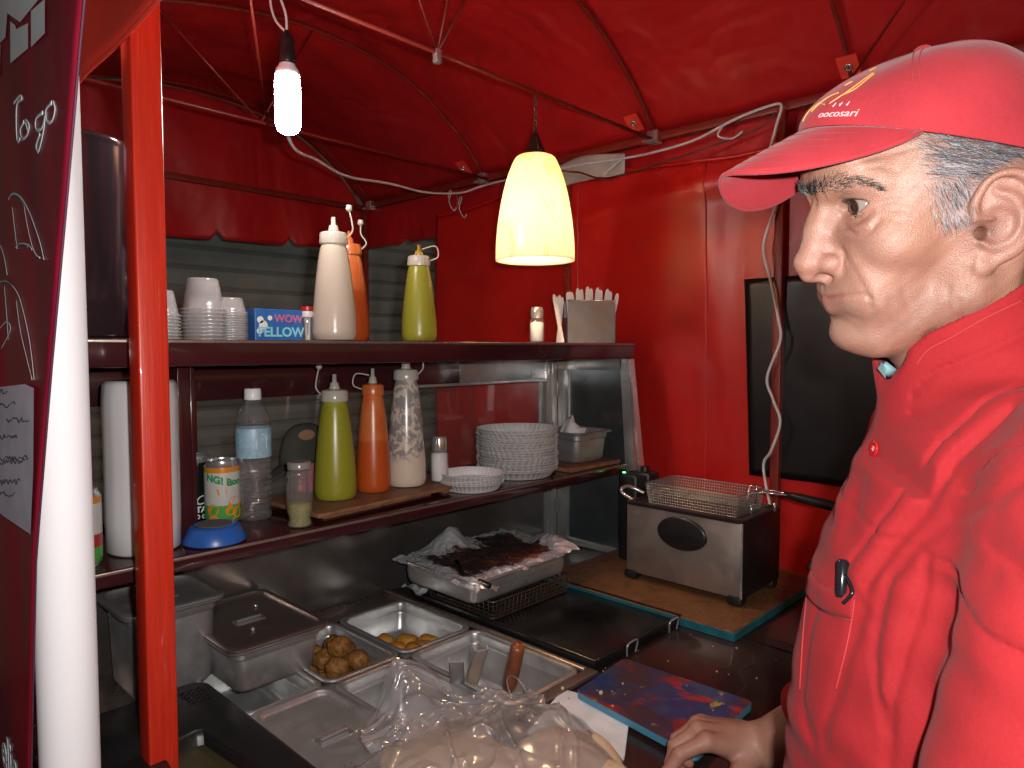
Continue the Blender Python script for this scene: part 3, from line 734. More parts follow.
# ---------------------------------------------------------------- jacket
def coat0(P):
    """outer surface of the loose cook's jacket without its folds"""
    d = ell(P, (.445, .60, -.20), (.135, .18, .17))
    d = smin(d, ell(P, (.415, .60, -.27), (.140, .15, .19)), .05)
    d = smin(d, ell(P, (.410, .60, -.46), (.155, .18, .26)), .08)
    d = smin(d, ell(P, (.405, .60, -.74), (.160, .20, .24)), .08)
    d = smin(d, cap(P, SHN + np.array((0, .01, .004)), SHF, .068, .068), .07)
    # neck yoke rising into the collar
    d = smin(d, cap(P, (.455, .60, -.03), (.445, .60, -.12), .080, .12), .04)
    slv = cap(P, SHN, ELN, .082, .075); slv = smin(slv, cap(P, ELN, WRN, .072, .05), .03)
    d = smin(d, slv, .022)
    slf = cap(P, SHF, ELF, .08, .07); slf = smin(slf, cap(P, ELF, WRF + (ELF - WRF) * .22, .066, .050), .03)
    d = smin(d, slf, .03)
    return d
def pxp(f, x, y, t0=.2, t1=1.5):
    return trace(f, np.zeros(3), to_pf(sight(x, y)[None])[0], t0, t1, 120, .7)
FOLD_PX = [  # (line seen in the photograph, half width, depth: + groove, - ridge)
    ([(1016, 384), (960, 425), (915, 475), (880, 520), (852, 560)], .0036, .0070),
    ([(1016, 398), (962, 440), (922, 486), (884, 535), (858, 575)], .009, -.0070),
    ([(1010, 412), (955, 462), (925, 508), (893, 545), (866, 585)], .0040, .0075),
    ([(1023, 478), (992, 499), (950, 518), (915, 545), (892, 575), (880, 610), (874, 655), (880, 700), (886, 730)], .0040, .0060),
    ([(926, 560), (921, 600), (905, 650), (893, 700), (887, 768)], .0040, .0050),
    ([(905, 590), (893, 640), (884, 690)], .010, -.0060),
    ([(862, 610), (848, 650), (836, 690), (822, 740)], .006, .0040),
    ([(880, 625), (862, 615), (852, 625)], .006, .0030),
    ([(994, 498), (990, 530), (992, 575)], .006, .0022),
    ([(860, 445), (856, 480), (850, 520)], .014, .0050),
    ([(1023, 540), (985, 570), (965, 620), (958, 690)], .016, .0020),
    ([(815, 600), (806, 650), (800, 700), (812, 740)], .007, .0040),
    ([(838, 420), (850, 470), (838, 530)], .020, -.0050),
]
_folds = []
def _init_folds():
    allp = [p for px, w, a in FOLD_PX for p in px]
    H = trace_many(coat0, to_pf(np.array([sight(*p) for p in allp])), .2, 1.5, 110); k = 0
    for px, w, a in FOLD_PX: _folds.append(([H[k + i] for i in range(len(px))], w * 1.1, a * .8)); k += len(px)
def coat(P):
    d = coat0(P)
    d = grooves(d, P, _folds)
    x, y, z = P.T
    d = d + .0016 * np.sin(38 * x + 9 * np.sin(17 * z) + 3) * np.sin(33 * z - 14 * y + 4 * np.sin(21 * x)) + .0008 * np.sin(95 * z + 40 * y + 6 * np.sin(30 * x)) + .0009 * np.abs(fbm(P, 26, 77, 2))
    return d
def p2h(P): return w2h(P[:, :1] * RGT + P[:, 1:2] * FWD + P[:, 2:] * np.array([[0, 0, 1.]]))
def collar(P, grow=0):
    H = p2h(P); c = cap(H, (-14, 0, -60), (-34, 0, -230), 70 + grow, 78 + grow)
    c = smin(c, cap(H, (24, 0, -120), (12, 0, -230), 33 + grow, 44 + grow), 24)
    return c / 1000
RIM_F = [-120, -60, -24, 15, 36, 48, 56, 66, 80]; RIM_U = [-40, -52, -62, -77, -88, -102, -124, -152, -200]
def rim(P):
    H = p2h(P); return (H[:, 2] - np.interp(H[:, 0] - .10 * np.abs(H[:, 1]) + 4, RIM_F, RIM_U)) / 1000 * .62
def coat_c(P):
    d = coat(P); d = smin(d, collar(P), .022)
    d = d + .0022 * np.exp(-((rim(P) / .62 + .034) / .0025) ** 2)
    d = smax(d, rim(P), .003)
    hole = smax(collar(P, -5.5), -(rim(P) + .034), .004)
    return smax(d, -hole, .002)
def build_person():
    base = Vector(pf(.41, .62, 0)) + Vector((0, 0, GROUND)); person = empty('person', base, 'grey-haired man in red cap and red jacket standing at the cart counter', 'person')
    # ---- body: head and neck fine, hand fine, the rest coarse under the clothes, all in one mesh
    _init_lines()
    co, F = isosurface(head_sdf, (-110, -92, -225), (128, 98, 132), 1.6)
    cols = skin_cols(co)
    W = h2w(co)
    fh = lambda P: np.minimum(hand_sdf(P), 9)
    co2, F2 = isosurface(fh, (.17, .88, -.655), (.45, 1.09, -.47), .0016)
    n2 = fbm(co2, 60, 3); c2 = np.array((.34, .185, .13))[None] * (1 + .10 * n2[:, None]); c2[:, 0] *= 1.03
    kn = np.clip(.345 - co2[:, 0], 0, .08)[:, None] / .08; c2 = c2 * (1 - kn * .12 * np.array((0, 1, 1)))
    co3, F3 = isosurface(torso_sdf, (.15, .33, -1.55), (.60, 1.0, -.05), .012)
    keep = np.ones(len(F3), bool)
    p3 = np.zeros((len(co3), 3)); p3[:] = (.5, .28, .2)
    pw = lambda q: q[:, :1] * RGT + q[:, 1:2] * FWD + q[:, 2:] * np.array([[0, 0, 1.]])
    allc = np.concatenate([W, pw(co2), pw(co3)]); allF = np.concatenate([F, F2 + len(W), F3 + len(W) + len(co2)])
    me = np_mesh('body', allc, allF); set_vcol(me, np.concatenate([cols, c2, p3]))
    link('body', me, M['skin'], person, True)
    # ---- eyes
    for s in (1, -1):
        c = np.array((70.0, 30.3 * s, 24.6)); g = rotm(math.radians(8), math.radians(-1)) @ np.array((1, 0, 0))
        mb = MB(); R = Vector(g).to_track_quat('Z', 'Y').to_matrix()
        ball = []; prof = []
        for i in range(33):
            a = PI * i / 32; r = 12.6; zz = math.cos(a) * r; rr = math.sin(a) * r
            if a < .47: zz += 1.0 * (1 - (a / .47) ** 2) * .55
            prof.append((rr, zz))
        n0 = len(prof); seg = 32; vs = []; fs = []
        for rr, zz in prof:
            for k in range(seg):
                t = 2 * PI * k / seg; p = R @ Vector((rr * math.cos(t), rr * math.sin(t), zz)); vs.append(h2w(np.array(p) + c))
        for i in range(n0 - 1):
            for k in range(seg): fs.append((i * seg + k, i * seg + (k + 1) % seg, (i + 1) * seg + (k + 1) % seg, (i + 1) * seg + k))
        mb.add(vs, fs)
        me = bpy.data.meshes.new('eye'); me.from_pydata(mb.v, [], mb.f); me.update()
        cols = []
        for i in range(n0):
            a = PI * i / 32
            for k in range(seg):
                if a < .19: cc = (.004, .003, .003)
                elif a < .49: cc = (.030 + .012 * math.sin(k * 3.1), .014, .008)
                elif a < .56: cc = (.02, .014, .012)
                else: cc = (.235, .185, .165)
                cols.append(cc)
        set_vcol(me, cols); link('eye', me, M['eye'], person, True)
    hair(person); cap_hat(person); jacket(person)
    return person

def skin_cols(co):
    Q = co.copy(); Q[:, 1] = np.abs(Q[:, 1]); x, y, z = Q.T
    base = np.tile(np.array((.60, .315, .215)), (len(co), 1))
    def blend(w, c):
        nonlocal base
        w = np.clip(w, 0, 1)[:, None]; base = base * (1 - w) + np.array(c) * w
    blend(.45 * gau(Q, (110, 0, -18), (16, 16, 16)), (.58, .24, .19))
    blend(.35 * gau(Q, (70, 42, -20), (24, 18, 20)), (.60, .28, .21))
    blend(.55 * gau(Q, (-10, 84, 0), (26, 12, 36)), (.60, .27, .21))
    blend(.85 * gau(Q, (6, 76, -12), (7, 14, 8)), (.16, .05, .035))  # ear hollow painted dark reddish: its shade is put into the skin colour
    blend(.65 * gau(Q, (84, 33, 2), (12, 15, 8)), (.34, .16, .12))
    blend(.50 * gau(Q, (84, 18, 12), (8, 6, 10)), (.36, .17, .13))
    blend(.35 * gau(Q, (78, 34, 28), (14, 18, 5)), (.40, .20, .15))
    st = np.exp(-((z + 72) / 26) ** 2) * (x > 5) * .38 + .3 * gau(Q, (90, 10, -40), (16, 16, 6))
    blend(st * (1 + .3 * fbm(co, .25, 5)), (.37, .225, .18))
    lip = np.maximum(gau(Q, (92, 0, -50), (12, 17, 3)), gau(Q, (90, 0, -58), (12, 16, 4)))
    blend(.9 * np.exp(-(segd(Q, _lines[0][0]) / 3.4) ** 2) * (np.abs(z + 53) < 10) * (y < 26), (.46, .16, .14))
    blend(.4 * lip * (x > 82 - y * .3), (.44, .15, .13))
    hairz = 1 / (1 + np.exp(-(np.minimum(36 - x + .25 * (z - 30), 200)) / 5)) * (z > -4 - .5 * (30 - x)) * (1 - np.clip(gau(Q, (-8, 86, 0), (30, 9, 40)) * 1.5, 0, 1)) * (z < 100)
    hairz = hairz * ((x > 8) | (z > 18) | (x < -26))
    blend(.55 * hairz, (.20, .16, .15))
    v = fbm(co, .09, 1); base *= (1 + .08 * v[:, None] * np.array((.6, 1.0, 1.0)))
    v = fbm(co, .5, 2); base *= (1 + .045 * v[:, None] * np.array((.6, 1.2, 1.2)))
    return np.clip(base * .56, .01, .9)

def strands(specs, name, parent, m):
    """each strand a thin tapering three-sided blade; specs = (points, width mm, colour) in head millimetres"""
    V = []; F = []; Cc = []
    for pts, w, c in specs:
        n = len(pts); b = len(V)
        for i, p in enumerate(pts):
            t = pts[min(i + 1, n - 1)] - pts[max(i - 1, 0)]; t = t / (np.linalg.norm(t) + 1e-9)
            a = np.cross(t, (0.3, .9, .2)); a /= np.linalg.norm(a) + 1e-9; bb = np.cross(t, a)
            ww = w * (1 - .8 * (i / (n - 1)) ** 2)
            for k in range(3):
                th = 2 * PI * k / 3; V.append(p + (a * math.cos(th) + bb * math.sin(th)) * ww * .5); Cc.append(c)
        for i in range(n - 1):
            for k in range(3): F.append((b + i * 3 + k, b + i * 3 + (k + 1) % 3, b + (i + 1) * 3 + (k + 1) % 3, b + (i + 1) * 3 + k))
    me = np_mesh(name, h2w(np.array(V)), np.array(F)); set_vcol(me, np.array(Cc)); return link(name, me, m, parent, True)

def side_points(fu, side=1):
    """drop points sideways on to the head"""
    P = np.array([(f, 135.0 * side, u) for f, u in fu]); D = np.array((0, -1.0 * side, 0))
    for _ in range(60):
        d = head_sdf(P); P = P + D * (d * .8)[:, None]
    d = head_sdf(P); return P, np.abs(d) < 1
def normals(P, f=head_sdf, e=.5):
    g = np.stack([f(P + np.eye(3)[i] * e) - f(P - np.eye(3)[i] * e) for i in range(3)], -1); return g / (_ln(g)[:, None] + 1e-9)
def inpoly(x, y, poly):
    r = False; n = len(poly)
    for i in range(n):
        x1, y1 = poly[i]; x2, y2 = poly[(i + 1) % n]
        if (y1 > y) != (y2 > y) and x < (x2 - x1) * (y - y1) / (y2 - y1) + x1: r = not r
    return r
def brushed(P, N, dirs, length, curl=.6, lift=.25, steps=4, jit=.25):
    out = []
    for p, n, d, L in zip(P, N, dirs, length):
        d = np.array(d, float) + NPR.normal(size=3) * jit; d = d - n * (d @ n); d /= np.linalg.norm(d) + 1e-9
        pts = [p - n * .6]; cur = p.copy(); dd = d + n * lift
        for i in range(steps):
            dd = dd / np.linalg.norm(dd); cur = cur + dd * L / steps; dd = dd - n * lift * .5 * curl + NPR.normal(size=3) * .08 ; pts.append(cur.copy())
        out.append(pts)
    return out
def hair(person):
    poly = [(50, 88), (52, 60), (49, 48), (45, 32), (41, 14), (35, -2), (25, -3), (17, 2), (14, 16), (11, 27), (0, 36), (-20, 40), (-34, 30), (-38, 8), (-34, -20), (-30, -44), (-44, -58), (-78, -50), (-98, 0), (-92, 60), (-60, 90)]
    side_specs = []
    for side in (1, -1):
        fu = []
        while len(fu) < (7600 if side > 0 else 1200):
            f, u = NPR.uniform(-98, 47), NPR.uniform(-58, 88)
            if inpoly(f, u, poly):
                edge = NPR.rand() < min(.93, max(0, (f - 28 + .12 * max(0, 40 - u)) / 20)) if u > -10 and f > 20 else False
                if not edge: fu.append((f, u))
        P, ok = side_points(fu, side); P = P[ok]; N = normals(P)
        dirs = []; L = []; cc = []
        for p in P:
            f, u = p[0], p[2]
            if f > 14 and u < 34: d = (-.25, 0, -1)            # sideburn hangs
            elif f < -30 and u < 10: d = (-.5, 0, -1)
            else: d = (-1, 0, -.42 + .010 * (40 - u))
            dirs.append(d); L.append(NPR.uniform(7, 13) if f > 14 and u < 34 else NPR.uniform(10, 19))
            g = NPR.rand(); temple = 1 / (1 + math.exp(-(f - 6 - .3 * (40 - u)) / 8))
            if g < .18 + .42 * temple * (u < 45): c = np.array((.42, .41, .45)) * NPR.uniform(.7, 1.25)
            elif g < .75: c = np.array((.13, .125, .135)) * NPR.uniform(.7, 1.3)
            else: c = np.array((.05, .045, .045))
            cc.append(np.clip(c, 0, .8))
        S = brushed(P, N, dirs, L, lift=.22, jit=.22)
        side_specs += [(s, NPR.uniform(.20, .38), c) for s, c in zip(S, cc)]
    strands(side_specs, 'hair', person, M['hair'])
    for side in (1, -1):
        spec = []; up = [(810, 187), (822, 180), (835, 174), (850, 175), (868, 179), (882, 187)]; lw = [(812, 196), (824, 194), (838, 191), (850, 187), (866, 187), (880, 192)]
        hw = lambda W: head_sdf(w2h(W)) / 1000; rays = []; dirs = []; L = []
        for i in range(520):
            t = NPR.rand() ** 1.75 * 4.999; k = int(t); r = t - k; v = min(1, max(0, .5 + NPR.normal() * .27))
            a = np.array(up[k]) * (1 - r) + np.array(up[k + 1]) * r; b = np.array(lw[k]) * (1 - r) + np.array(lw[k + 1]) * r
            rays.append(sight(*(a * v + b * (1 - v)))); t /= 5
            dirs.append((-.7 * t - .15, side * (.45 + t), .75 - 1.3 * t)); L.append(NPR.uniform(6, 10) * (1 - .25 * t))
        pts = w2h(trace_many(hw, rays, .3, 1.2)); pts[:, 1] = np.abs(pts[:, 1]) * side
        N = normals(pts)
        S = brushed(pts, N, dirs, L, lift=.45, jit=.30)
        for s in S:
            c = np.array((.022, .018, .016)) if NPR.rand() < .85 else np.array((.32, .31, .31))
            spec.append((s, NPR.uniform(.22, .42), c))
        strands(spec, 'eyebrow', person, M['hair'])
    # lashes
    for side in (1, -1):
        spec = []
        for i in range(44):
            t = i / 43; u = -1 + 2 * t; E = np.array((70.0, 30.3, 24.6))
            y = .4 + 14 * u; top = 6.2 * max(0, 1 - u * u) ** .75 + 1.6 * u; r2 = 14.2 ** 2 - y * y - top * top
            p = E + np.array((math.sqrt(max(r2, 1)), y, top)); d = np.array((1, u * .8, .35)); d /= np.linalg.norm(d); L = NPR.uniform(3, 4.6)
            pts = [p - d, p + d * L * .5, p + d * L + np.array((0, 0, 1.4))]
            pts = [q * np.array((1, side, 1)) for q in pts]; spec.append((pts, .24, (.02, .017, .015)))
        strands(spec, 'eyelashes', person, M['hair'])

# ---------------------------------------------------------------- cap
def cap_surf(phi, t):
    """dome in head millimetres: phi 0 = front, t 0 = rim, 1 = crown"""
    c, s = math.cos(phi), math.sin(phi)
    fr = max(0, c)
    rim = 51 + 43 * c - 3 * abs(s) ** 3
    top = 133
    a = 101 + 4 * fr; b = 82
    e = t * PI / 2
    ce, se = math.cos(e), math.sin(e)
    pw = 1.0 + .05 * fr
    R = ce ** (.66 + .42 * fr ** 2)
    x = -8 + a * c * R; y = b * s * R; z = rim + (top - rim) * se ** 1.15
    x += 1 * fr * math.sin(e * 2)
    x += (z - 80) * .06
    # soft cloth: slight hollows between the panels
    k = 3; w = math.cos(phi * 6) * .9 * math.sin(e * 2)
    dent = 2.2 * math.exp(-((abs(phi) - .75) / .22) ** 2) * math.exp(-((t - .30) / .2) ** 2)
    R2 = 1 + (w - dent) * .010
    return np.array((-8 + (x + 8) * R2, y * R2, z + .6 * math.sin(phi * 5 + 2) * math.sin(e * 2)))
def cap_hat(person):
    hat = MB()
    nu, nv = 144, 36
    hat.grid(lambda a, b: h2w(cap_surf(a * 2 * PI, b * .999)), nu, nv, closeu=True)
    o = hat.build('cap', M['capcloth'], person, True, thick=.0016)
    # seams between the six panels, the sweatband stitch, top button
    sm = MB()
    for k in range(6):
        ph = PI / 6 * 2 * k + PI / 6 * 0
        if k == 0: pass
        for off in (-.020, .020) if True else (0,):
            pts = [h2w(cap_surf(ph + off / max(.12, math.cos(t * PI / 2)), t) * 1.0 + np.array((0, 0, .6))) for t in np.linspace(0.0, .93, 40)]
            sm.tube(pts, .0005, 5)
    for tt in (.04,):
        pts = [h2w(cap_surf(a, tt) * np.array((1.004, 1.004, 1)) ) for a in np.linspace(0, 2 * PI, 120)[:-1]]
        sm.tube(pts, .0003, 4, closed=True)
    sm.build('seam', M['capseam'], o, True)
    bt = MB()
    top = cap_surf(0, .999); bt.lathe([(0, -.0), (.0065, 0), (.006, .003), (.003, .0045), (0, .005)], 0, 0, 20)
    bt.v = [tuple(h2w(top + np.array(v) * 1000)) for v in bt.v]
    bt.build('button', M['capcloth'], o, True)
    # bill
    def bill(a, b, off=0):
        # a -1..1 across, b 0..1 outward
        ang = a * 1.02
        p0 = cap_surf(ang, 0.0)
        q = 1 - abs(a) ** 2.3
        L = 76 * max(q, 0) ** .62
        lat = p0[1] * (1 + .02 * b); 
        x = p0[0] + L * b - 2 * b
        z = p0[2] - (L * b) * .35 - 1 + 4.5 * math.sin(b * PI / 2) * q + (.36 * lat - .0135 * lat * lat / (1 + (lat / 60) ** 2)) * (L * b / 76)
        return np.array((x, lat, z + off))
    bl = MB(); nu, nv = 60, 16
    bl.grid(lambda a, b: h2w(bill(a * 2 - 1, b)), nu, nv)
    bo = bl.build('bill', M['capcloth'], o, True, thick=.0036)
    st = MB()
    for b in (.2, .36, .52, .68, .84):
        for off in (2.15, -2.15): st.tube([h2w(bill(a, b, off)) for a in np.linspace(-.96, .96, 70)], .0003, 4)
    st.build('stitching', M['capseam'], bo, True)
    # rolled edge
    ed = MB(); ed.tube([h2w(bill(a, 1.0)) for a in np.linspace(-1, 1, 90)], .0021, 8); ed.build('bill_edge', M['capcloth'], bo, True)
    # embroidery: gold arcs with white lettering under them
    def onto(phi, t, lift=1.0):
        p = cap_surf(phi, t); q = p - np.array((-8, 0, 60)); return h2w(p + q / np.linalg.norm(q) * lift)
    em = MB()
    for pts in ([(-.30, .10), (-.27, .22), (-.16, .30)], [(-.20, .20), (-.10, .34), (.02, .38)], [(.02, .26), (.16, .40), (.26, .58)], [(.10, .34), (.22, .40), (.30, .56)], [(-.02, .46), (.03, .50)], [(-.12, .28), (-.04, .26)], [(.06, .62), (.09, .66)]):
        em.tube([Vector(onto(p[0] + .27, p[1] + .03, 1.2)) for p in catmull([(a, b, 0) for a, b in pts], 6) for p in [(p[0], p[1])]], .0006, 6)
    em.build('gold_embroidery', M['goldthread'], o, True)
    wt = MB()
    def fn(x, y, z): return onto(.42 + x / .09, .165 + y / .085 - (x) * .4, 1.2 + z * 1000)
    add_text(wt, 'oocosari', .0098, fn, thick=.0002, bold=.0, shear=.3)
    for i in range(3): wt.tube([onto(.34 + i * .07, .27 + .02 * (i % 2)), onto(.36 + i * .07, .25), onto(.37 + i * .07, .29)], .0006, 5)
    wt.build('lettering', M['whitethread'], o, True)

# ---------------------------------------------------------------- jacket
def jacket(person):
    _init_folds()
    hw = lambda P: head_sdf(w2h(P[:, :1] * RGT + P[:, 1:2] * FWD + P[:, 2:] * np.array([[0, 0, 1.]]))) / 1000
    # the collar: a band round the neck, leaning with it, open in front
    def f(P):
        d = coat_c(P)
        cuff = (P - (WRF + (ELF - WRF) * .42)) @ ((WRF - ELF) / np.linalg.norm(WRF - ELF))
        d = np.where(P[:, 1] > .9, smax(d, cuff, .004), d)
        d = smax(d, -(P[:, 2] + .88), .01)
        return d
    co, F = isosurface(f, (.10, .30, -.90), (.66, 1.10, .09), .0026)
    pw = co[:, :1] * RGT + co[:, 1:2] * FWD + co[:, 2:] * np.array([[0, 0, 1.]])
    me = np_mesh('jacket', pw, F)
    jk = link('jacket', me, M['jacket'], person, True)
    global coat_final; coat_final = f
    P2W = lambda p: p[0] * RGT + p[1] * FWD + np.array([0, 0, p[2]])
    # chest pocket, stitched on
    pk = [(810, 573), (826, 570), (858, 590), (856, 602), (848, 640), (836, 690), (806, 672), (806, 600)]
    def hit(x, y, off=.0015):
        p = pxp(f, x, y); g = np.array([f((p + e)[None])[0] - f((p - e)[None])[0] for e in np.eye(3) * .004]); g /= np.linalg.norm(g) + 1e-9; return P2W(p + g * off)
    seam = MB()
    for line, r in (([(811, 571), (818, 584), (836, 592), (855, 597)], .0010), ([(807, 597), (820, 609), (838, 617), (852, 620)], .0007), ([(811, 571), (807, 597), (803, 640), (800, 690)], .0008), ([(855, 597), (852, 620), (846, 650), (836, 690)], .0008),
                    ([(1023, 300), (985, 318), (950, 338), (928, 350), (916, 365)], .0008)):
        pts = catmull([(a, b, 0) for a, b in line], 8)
        seam.tube([hit(p[0], p[1], .0004) for p in pts], r, 6)
    seam.build('seam', M['seam'], jk, True)
    pkt = MB()
    def strip(a, b):
        top = [(811, 571), (822, 586), (838, 592), (856, 597)]; bot = [(807, 596), (819, 608), (837, 616), (852, 619)]
        T = catmull([(p[0], p[1], 0) for p in top], 6); B = catmull([(p[0], p[1], 0) for p in bot], 6)
        i = min(int(round(a * (len(T) - 1))), len(T) - 1); p = T[i].lerp(B[i], b); return hit(p[0], p[1], .0022 if 0 < b < 1 else .0008)
    pkt.grid(strip, 18, 5); pkt.build('pocket_hem', M['jacket'], jk, True, thick=.001)
    b = MB(); c0 = hit(877, 449, .001); cc = to_pf(np.array(c0)[None])[0]
    g = np.array([f((cc + e)[None])[0] - f((cc - e)[None])[0] for e in np.eye(3) * .004]); g = P2W(g / np.linalg.norm(g))
    b.lathe([(0, 0), (.0068, 0), (.0075, .0012), (.0068, .0030), (.0055, .0030), (.0045, .0022), (0, .0020)], 0, 0, 28)
    R = Vector(g).to_track_quat('Z', 'Y').to_matrix(); b.v = [tuple(R @ Vector(v) + Vector(c0)) for v in b.v]
    b.build('button', M['redbutton'], jk, True)
    hid = MB()   # button holes
    for a in (.4, 2.0, 3.5, 5.1): hid.lathe([(0, 0), (.0007, 0), (.0007, .0005), (0, .0005)], math.cos(a) * .0017, math.sin(a) * .0017, 8)
    hid.v = [tuple(R @ Vector((v[0], v[1], v[2] + .0022)) + Vector(c0)) for v in hid.v]
    hid.build('thread', M['whitethread'], jk)
    # light shirt collar peeping out
    sh = MB()
    pts = [P2W(to_pf(h2w(q)[None])[0]) for q in ((57, 9, -116), (60, 6, -122), (56, 10, -132), (51, 14, -124))]
    sh.poly(pts, (0, .004, 0)); sh.build('shirt_collar', M['paleblue'], person, True)
    # trousers and shoes below the jacket
    def legs(P):
        d = None
        for s in (-1, 1):
            hp = np.array((.40, .62 + s * .09, -.80)); kn = np.array((.39, .62 + s * .10, -1.12)); an = np.array((.42, .62 + s * .11, -1.44))
            e = smin(cap(P, hp, kn, .105, .078), cap(P, kn, an, .078, .062), .03); d = e if d is None else smin(d, e, .02)
        return np.maximum(d, -(P[:, 2] + 1.47))
    co, F = isosurface(legs, (.25, .38, -1.50), (.56, .86, -.72), .009)
    link('trousers', np_mesh('trousers', co[:, :1] * RGT + co[:, 1:2] * FWD + co[:, 2:] * np.array([[0, 0, 1.]]), F), M['darkcloth'], person, True)
    for s in (-1, 1):
        def shoe(P): return np.maximum(smin(cap(P, (.43, .62 + s * .11, -1.47), (.30, .62 + s * .11, -1.485), .05, .04), ell(P, (.36, .62 + s * .11, -1.49), (.13, .05, .03)), .03), -(P[:, 2] + 1.518))
        co, F = isosurface(shoe, (.20, .62 + s * .11 - .08, -1.53), (.52, .62 + s * .11 + .08, -1.40), .006)
        link('shoe', np_mesh('shoe', co[:, :1] * RGT + co[:, 1:2] * FWD + co[:, 2:] * np.array([[0, 0, 1.]]), F), M['blackplastic'], person, True)
    # pen clipped in the pocket
    pen = empty('pen', Vector(hit(846, 590, .004)), 'black pen clipped in the pocket of the red jacket', 'pen')
    a = np.array(hit(842, 594, .0005)); bb = np.array(hit(847, 561, .0050)) ; bd = (bb - a); bb = a + bd * 1.0
    m1 = MB(); m1.tube([a - bd * .1, a, bb - bd * .08, bb], [.0045, .0050, .0050, .0032], 14); m1.build('barrel', M['penblack'], pen, True)
    side = np.array(hit(858, 590, .004)); c1 = np.array(hit(850, 604, .0065))
    m2 = MB(); m2.tube(catmull([bb - bd * .35, (bb - bd * .35) * .4 + side * .6, side * .8 + c1 * .2, c1], 6), .0016, 8); m2.build('clip', M['penblack'], pen, True)
# ================================================================== THE SETTING
CT = -.62            # top of the counter
LS = -.337           # top of the lower shelf
US = .014            # top of the upper shelf
def setting():
    g = MB(); g.box(-60, 60, -60, 60, GROUND - .3, GROUND); tag(g.build('ground', M['asphalt']), kind='structure')
    p = MB(); p.box(-6, 9, 3.15, 3.52, GROUND + .004, GROUND + .13, .01); tag(p.build('pavement', M['pavement']), kind='structure')
    b = empty('building', (2, 3.5, GROUND), 'dark shopfront behind the stall with a closed grey-green roller shutter', 'building')
    w = MB(); w.box(-6, 9, 3.56, 7, GROUND, 3.6); w.box(-6, -.6, 3.50, 3.56, GROUND, 3.6); w.box(4.6, 9, 3.50, 3.56, GROUND, 3.6); w.box(-.6, 4.6, 3.50, 3.56, 1.5, 3.6); w.build('wall', M['plaster'], b)
    sh = MB(); n = 30; z0 = GROUND + .02; hgt = 3.0 / n
    prof = []
    for i in range(n):
        z = z0 + i * hgt
        for t, d in ((0, .0), (.12, .014), (.5, .022), (.86, .014), (.93, .0), (.98, -.004)): prof.append((z + t * hgt, d))
    vs = []; fs = []
    for z, d in prof: vs += [(-.6, 3.548 - d, z), (4.6, 3.548 - d, z)]
    for i in range(len(prof) - 1): fs.append((2 * i, 2 * i + 1, 2 * i + 3, 2 * i + 2))
    sh.add(vs, fs); sh.build('roller_shutter', M['shutter'], b)

